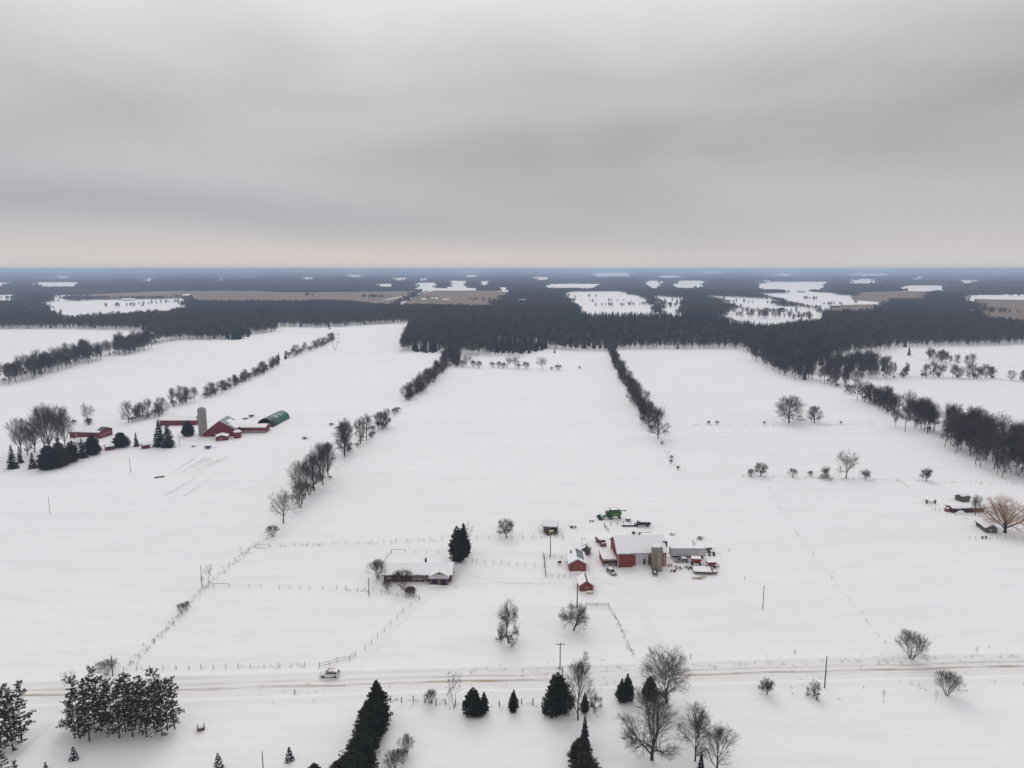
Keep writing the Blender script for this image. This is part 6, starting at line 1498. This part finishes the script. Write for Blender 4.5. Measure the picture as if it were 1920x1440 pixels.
# ------------------------------------------------------------------ poles
def pole(label, u, v, vt, arm=0.0, lamp=False, r=.15, name='utility_pole', m=M_WOOD, cat='pole'):
    c = G(u, v); H = rise(u, v, vt); t = thing(name, label, cat, c)
    MB().tube((0, 0, -.3), (0, 0, H), r, r * .7, 8).build('post', m, t)
    if arm:
        MB().box(-arm, arm, -.07, .07, H - .5, H - .36).build('cross_arm', m, t)
        for x in (-arm * .9, -arm * .35, arm * .35, arm * .9): MB().tube((x, 0, H - .36), (x, 0, H - .18), .05, n=6).build('insulator', M_WHITE, t)
    if lamp: MB().box(-.1, 1.0, -.05, .05, H - .35, H - .28).build('lamp_arm', M_GREYSTEEL, t); MB().lathe([(.22, H - .55), (.1, H - .35)], (1.0, 0, 0), 8).build('lamp_shade', M_GREYSTEEL, t)
pole('yard lamp pole by the fenced yard corner', 1032, 1044, 1001, lamp=True, r=.17)
pole('thick utility pole beside the small red shed', 1082, 1140, 1094, r=.2)
pole('utility pole with cross arm just above the road', 1050, 1256, 1205, arm=1.1)
pole('leaning bare pole beside the roadside cedar', 1054, 1290, 1250, r=.14)
pole('lone utility pole in the snowfield right of barn', 1430, 1142, 1098, r=.13)
pole('tall utility pole just below the road at right', 1546, 1290, 1230, r=.17)
pole('utility pole at the left corner of the bungalow yard', 692, 1117, 1084, r=.15)
pole('utility pole beside the spiky bush at left road', 212, 1269, 1229, r=.15)
pole('slim pole in the field before the left farm', 245, 886, 858, r=.12)
pole('faint slim pole at the far left field', 94, 964, 932, r=.10)
pole('short pole cut by the bottom edge left of hedge', 494, 1450, 1409, r=.12)
pole('slim pole between round evergreen and small spruce', 244, 839, 818, r=.12)
pole('slim pole right of the tall spruce pair', 337, 835, 811, r=.12)
pole('pole beside upright shrub on the left boundary', 379, 1101, 1060, r=.12)
pole('short marker post above the road right of centre', 1295, 1237, 1226, r=.1, name='marker_post', cat='post')
pole('short marker post above the road farther right', 1490, 1226, 1217, r=.1, name='marker_post', cat='post')
pole('short post in the snow left of pine trunk road', 553, 1301, 1293, r=.14, name='marker_post', cat='post')
pole('small lamp post behind the workshop', 1091, 1022, 1008, lamp=True, r=.08)
pole('lone post in the field right of the yard', 1367, 1034, 1027, r=.1, name='marker_post', cat='post')
pole('lone post before the bungalow garage corner', 855, 1102, 1097, r=.1, name='marker_post', cat='post')
pole('thin post beside the lone field pole right of yard', 1396, 1087, 1081, r=.09, name='marker_post', cat='post')

# ------------------------------------------------------------------ fences: each a thing with its posts and wires
M_POST = mat('silvered_post', (0.17, 0.155, 0.14), 0.9, 0.25, 1.5)
POST = MB().tube((0, 0, -.3), (0, 0, 1.35), .07, .06, 6).mesh('post', M_POST)
THICK = MB().tube((0, 0, -.3), (0, 0, 1.6), .13, .12, 6).mesh('post', M_WOOD)
def fence(label, px, step, wires=2, rails=0, h=1.35, thick=False, jit=.12, brace=False, name='fence', rw=.05):
    P = [G(*q) for q in px]; t = thing(name, label, 'fence', P[0]); o = P[0]; pts = []
    rg = random.Random(len(label))
    for i, (a, b) in enumerate(zip(P, P[1:])):
        n = max(1, round((b - a).length / step))
        for k in range(n + (1 if i == len(P) - 2 else 0)): pts.append(a.lerp(b, k / n) - o)
    for p in pts:
        q = link('post', THICK if thick else POST, t, (p.x + rg.uniform(-jit, jit), p.y + rg.uniform(-jit, jit), terrain(p.x + o.x, p.y + o.y) - o.z)); q.scale.z = h / 1.35 * rg.uniform(.85, 1.1); q.rotation_euler = (rg.gauss(0, .05), rg.gauss(0, .05), 0)
    for k in range(wires):
        z = h * (.45 + .48 * k / max(1, wires - 1)); mb = MB()
        for a, b in zip(pts, pts[1:]): mb.tube((a.x, a.y, z), (b.x, b.y, z), .012, n=3, caps=False)
        mb.build('wire', M_GREYSTEEL, t)
    for k in range(rails):
        z = h * (.4 + .5 * k / max(1, rails - 1)); z += 0
        for a, b in zip(pts, pts[1:]):
            MB().tube((a.x, a.y, z), (b.x, b.y, z), rw, n=5).build('rail', M_WOOD, t)
    if brace:
        a, b = pts[0], pts[min(1, len(pts) - 1)]; MB().tube((a.x, a.y, h * .9), (b.x, b.y, h * .9), .06, n=5).build('brace', M_WOOD, t)
    return t
fence('wire fence running along the far side of left road', [(232, 1259), (330, 1256), (470, 1253), (598, 1250)], 3.2, 2)
fence('rail fence flaring at the bungalow driveway mouth', [(600, 1252), (618, 1248), (632, 1243), (656, 1239), (667, 1231)], 2.6, 0, 2)
fence('wire fence down the left side of bungalow driveway', [(684, 1219), (720, 1184), (755, 1148), (786, 1125)], 3.6, 2)
fence('short rail fence beside the red twigged bush', [(760, 1119), (776, 1120), (786, 1125)], 2.2, 0, 2)
fence('post fence before the bungalow left end', [(649, 1106), (670, 1107), (700, 1108), (714, 1111), (728, 1114), (745, 1116)], 3.4, 1)
fence('wire fence from left boundary to bungalow yard pole', [(525, 1104), (580, 1105), (630, 1105), (649, 1106)], 3.5, 2)
fence('braced fence stub reaching in from the left boundary', [(400, 1101), (430, 1101), (468, 1102), (490, 1101)], 4.5, 1, brace=True)
fence('long wire fence across the field behind house', [(482, 1027), (600, 1022), (720, 1017), (850, 1011), (960, 1009), (1040, 1007)], 4.4, 2, brace=True)
fence('wire fence along the back of bungalow yard', [(734, 1036), (760, 1036), (800, 1037), (842, 1039)], 3.3, 2, brace=True)
fence('short fence from back corner down to bungalow', [(733, 1037), (727, 1045), (721, 1053)], 2.4, 1)
fence('wire fence sagging from cedars to the fenced yard', [(876, 1045), (886, 1053), (893, 1056), (940, 1058), (985, 1062), (1020, 1062)], 3.3, 2)
fence('left boundary fence climbing from the road', [(244, 1248), (290, 1206), (335, 1158), (365, 1122), (395, 1094)], 3.8, 2)
fence('upper left boundary fence above the pole', [(400, 1088), (440, 1050), (478, 1024)], 4.0, 1)
fence('back rail fence of the small fenced yard', [(1020, 1046), (1040, 1047), (1065, 1048)], 2.4, 0, 2, rw=.035)
fence('front rail fence of the small fenced yard', [(1023, 1082), (1047, 1083), (1071, 1083)], 2.6, 0, 2, rw=.035)
fence('dark board fence at left side of fenced yard', [(1019, 1041), (1021, 1056), (1022, 1068), (1023, 1082)], 2.4, 0, 3, rw=.07)
fence('rail gate left of the lane below the small red shed', [(1098, 1138), (1119, 1138), (1141, 1138)], 4.0, 0, 3, rw=.05, name='gate')
fence('fence slanting down from the gate to road', [(1143, 1140), (1160, 1168), (1176, 1205), (1187, 1230)], 2.6, 1, h=0.9)
fence('corral posts behind the big barn', [(1134, 986), (1145, 985), (1170, 984), (1192, 984)], 2.3, 0, 0, h=1.3, thick=True)
fence('corral side posts angling down to the barn', [(1133, 987), (1137, 993), (1140, 997)], 1.8, 1, h=1.2, thick=True)
fence('stout fence posts below the road by cedar hedge', [(733, 1316), (754, 1317), (776, 1318), (795, 1320), (816, 1322), (836, 1322), (856, 1323)], 2.7, 1, thick=True, jit=.3)
fence('stout fence posts below the road between the cedars', [(938, 1325), (978, 1322), (998, 1322), (1018, 1321)], 4.4, 0, thick=True, jit=.3)
fence('faint wire fence crossing the right field', [(1440, 920), (1462, 952), (1492, 1000)], 20, 1, h=0.9)
fence('faint wire fence running down to right roadside tree', [(1495, 1004), (1560, 1085), (1625, 1165), (1660, 1206)], 22, 1, h=0.9)
fence('wire fence through the right field row of trees', [(1393, 894), (1450, 895), (1520, 896), (1600, 900), (1680, 902)], 12, 1, h=1.2)
fence('short fence corner left of the dark feed rack', [(1683, 903), (1690, 905), (1698, 911), (1703, 915)], 3.0, 1, h=1.4)
fence('upper field fence under the large crowned tree', [(1298, 797), (1400, 798), (1480, 797), (1640, 796)], 14, 1, h=1.0)
fence('paddock posts left of the long red shed', [(1731, 940), (1740, 940)], 2.0, 1)
fence('paddock posts below the dark feed rack', [(1748, 955), (1754, 957), (1762, 958)], 2.2, 1)
fence('paddock fence below the willow and cabin', [(1817, 1011), (1828, 1011), (1869, 1011), (1885, 1010), (1901, 1010), (1918, 1010)], 3.2, 1)
fence('rail fence stub behind the lamp pole', [(1043, 1007), (1054, 1007), (1056, 1013)], 2.4, 0, 1)

# ------------------------------------------------------------------ snowy crop rows by the left farm
rows = thing('crop_rows', 'parallel snow covered crop rows below the left farm', 'rows', G(350, 890)); rows['kind'] = 'structure'; del rows['category']
o = G(350, 890)
for (u0, v0, u1, v1) in [(314, 892, 365, 858), (322, 893, 385, 858), (335, 890, 395, 858), (345, 892, 400, 862), (352, 894, 412, 860), (360, 895, 425, 856), (310, 928, 372, 893), (345, 930, 405, 888), (372, 882, 408, 862)]:
    a, b = G(u0, v0) - o, G(u1, v1) - o; d = (b - a).normalized(); nn = Vector((-d.y, d.x, 0)); mb = MB(); V = []; F = []
    n = 16
    for i in range(n + 1):
        p = a.lerp(b, i / n) + nn * .25 * noise.noise(Vector((i * .7, u0, 0))); e = .3 + .7 * min(1, i / 2, (n - i) / 2)
        for w, z in ((-.75, .0), (-.3, .30), (.1, .34), (.35, .05), (.7, -.02)): V.append((p.x + nn.x * w * e, p.y + nn.y * w * e, z * e + .01))
    F = [(i * 5 + k, i * 5 + k + 1, i * 5 + k + 6, i * 5 + k + 5) for i in range(n) for k in range(4)]
    mb.add(V, F); mb.build('furrow', M_TRACK, rows, smooth=True)

# ------------------------------------------------------------------ dry weeds poking out of the snow along verges, fences and hedges
def weeds():
    rg = np.random.default_rng(12); C = []
    lines = [([(232, 1256), (598, 1249)], 36, .5), ([(244, 1248), (335, 1158), (395, 1094), (478, 1024), (510, 1004)], 170, .7), ([(860, 1258), (1050, 1255), (1300, 1246), (1700, 1236), (1910, 1230)], 240, 1.6), ([(430, 1310), (880, 1300), (1300, 1290), (1900, 1278)], 90, 2.5),
             ([(1143, 1140), (1187, 1230)], 34, .4), ([(482, 1027), (1040, 1007)], 70, .5), ([(1440, 910), (1655, 1200)], 10, .5), ([(1298, 797), (1640, 796)], 130, 1.0), ([(1393, 894), (1730, 903), (1910, 908)], 120, 1.0), ([(510, 1004), (560, 955), (650, 858), (770, 755)], 200, 2.0),
             ([(733, 1316), (860, 1324), (1020, 1322)], 60, .8), ([(1240, 825), (1258, 860), (1275, 882)], 70, 1.5), ([(205, 675), (380, 682), (450, 684)], 70, 3.0), ([(1070, 1140), (1098, 1138)], 12, .4), ([(640, 1106), (745, 1116)], 20, .5), ([(1100, 1330), (1300, 1360)], 25, 6.0), ([(1730, 940), (1900, 1010)], 60, 5.0)]
    for px, n, j in lines:
        P = [G(*q) for q in px]; L = np.cumsum([0] + [(b - a).length for a, b in zip(P, P[1:])])
        for _ in range(n):
            s = rg.uniform(0, L[-1]); i = min(len(P) - 2, int(np.searchsorted(L, s) - 1)); i = max(i, 0); p = P[i].lerp(P[i + 1], (s - L[i]) / (L[i + 1] - L[i]))
            C.append((p.x + rg.normal() * j, p.y + rg.normal() * j, .35 + .5 * rg.random()))
    S = []
    for x, y, h in C:
        for _ in range(int(rg.integers(4, 11))):
            a = rg.uniform(0, 6.283); l = rg.uniform(.1, .5) * h; bx, by = x + rg.normal() * .18, y + rg.normal() * .18; z = terrain(bx, by)
            S.append((bx, by, z - .05, bx + math.cos(a) * l, by + math.sin(a) * l, z + h * rg.uniform(.5, 1.1), .014, .008))
    V, F = tube_arrays(S, 3); me = np_mesh('dry_weeds', V, F, M_STRAW)
    tag(link('dry_weeds', me), 'dry weed stems poking through the snow along fences and verges', 'weeds', kind='stuff')
weeds()

# ------------------------------------------------------------------ winter haze
hm = bpy.data.materials.new('winter_haze'); hm.use_nodes = True; t = hm.node_tree; t.nodes.clear()
ho = t.nodes.new('ShaderNodeOutputMaterial'); hv_ = t.nodes.new('ShaderNodeVolumePrincipled')
hv_.inputs['Color'].default_value = (0.55, 0.69, 0.91, 1); hv_.inputs['Density'].default_value = 1.15e-4; hv_.inputs['Density Attribute'].default_value = ''; hv_.inputs['Anisotropy'].default_value = 0.0
t.links.new(hv_.outputs[0], ho.inputs['Volume'])
hb = MB().box(-64000, 64000, -64000, 64000, -45, 113).build('haze', hm)
tag(hb, 'thin blue winter haze over the distant land', 'haze', kind='stuff')
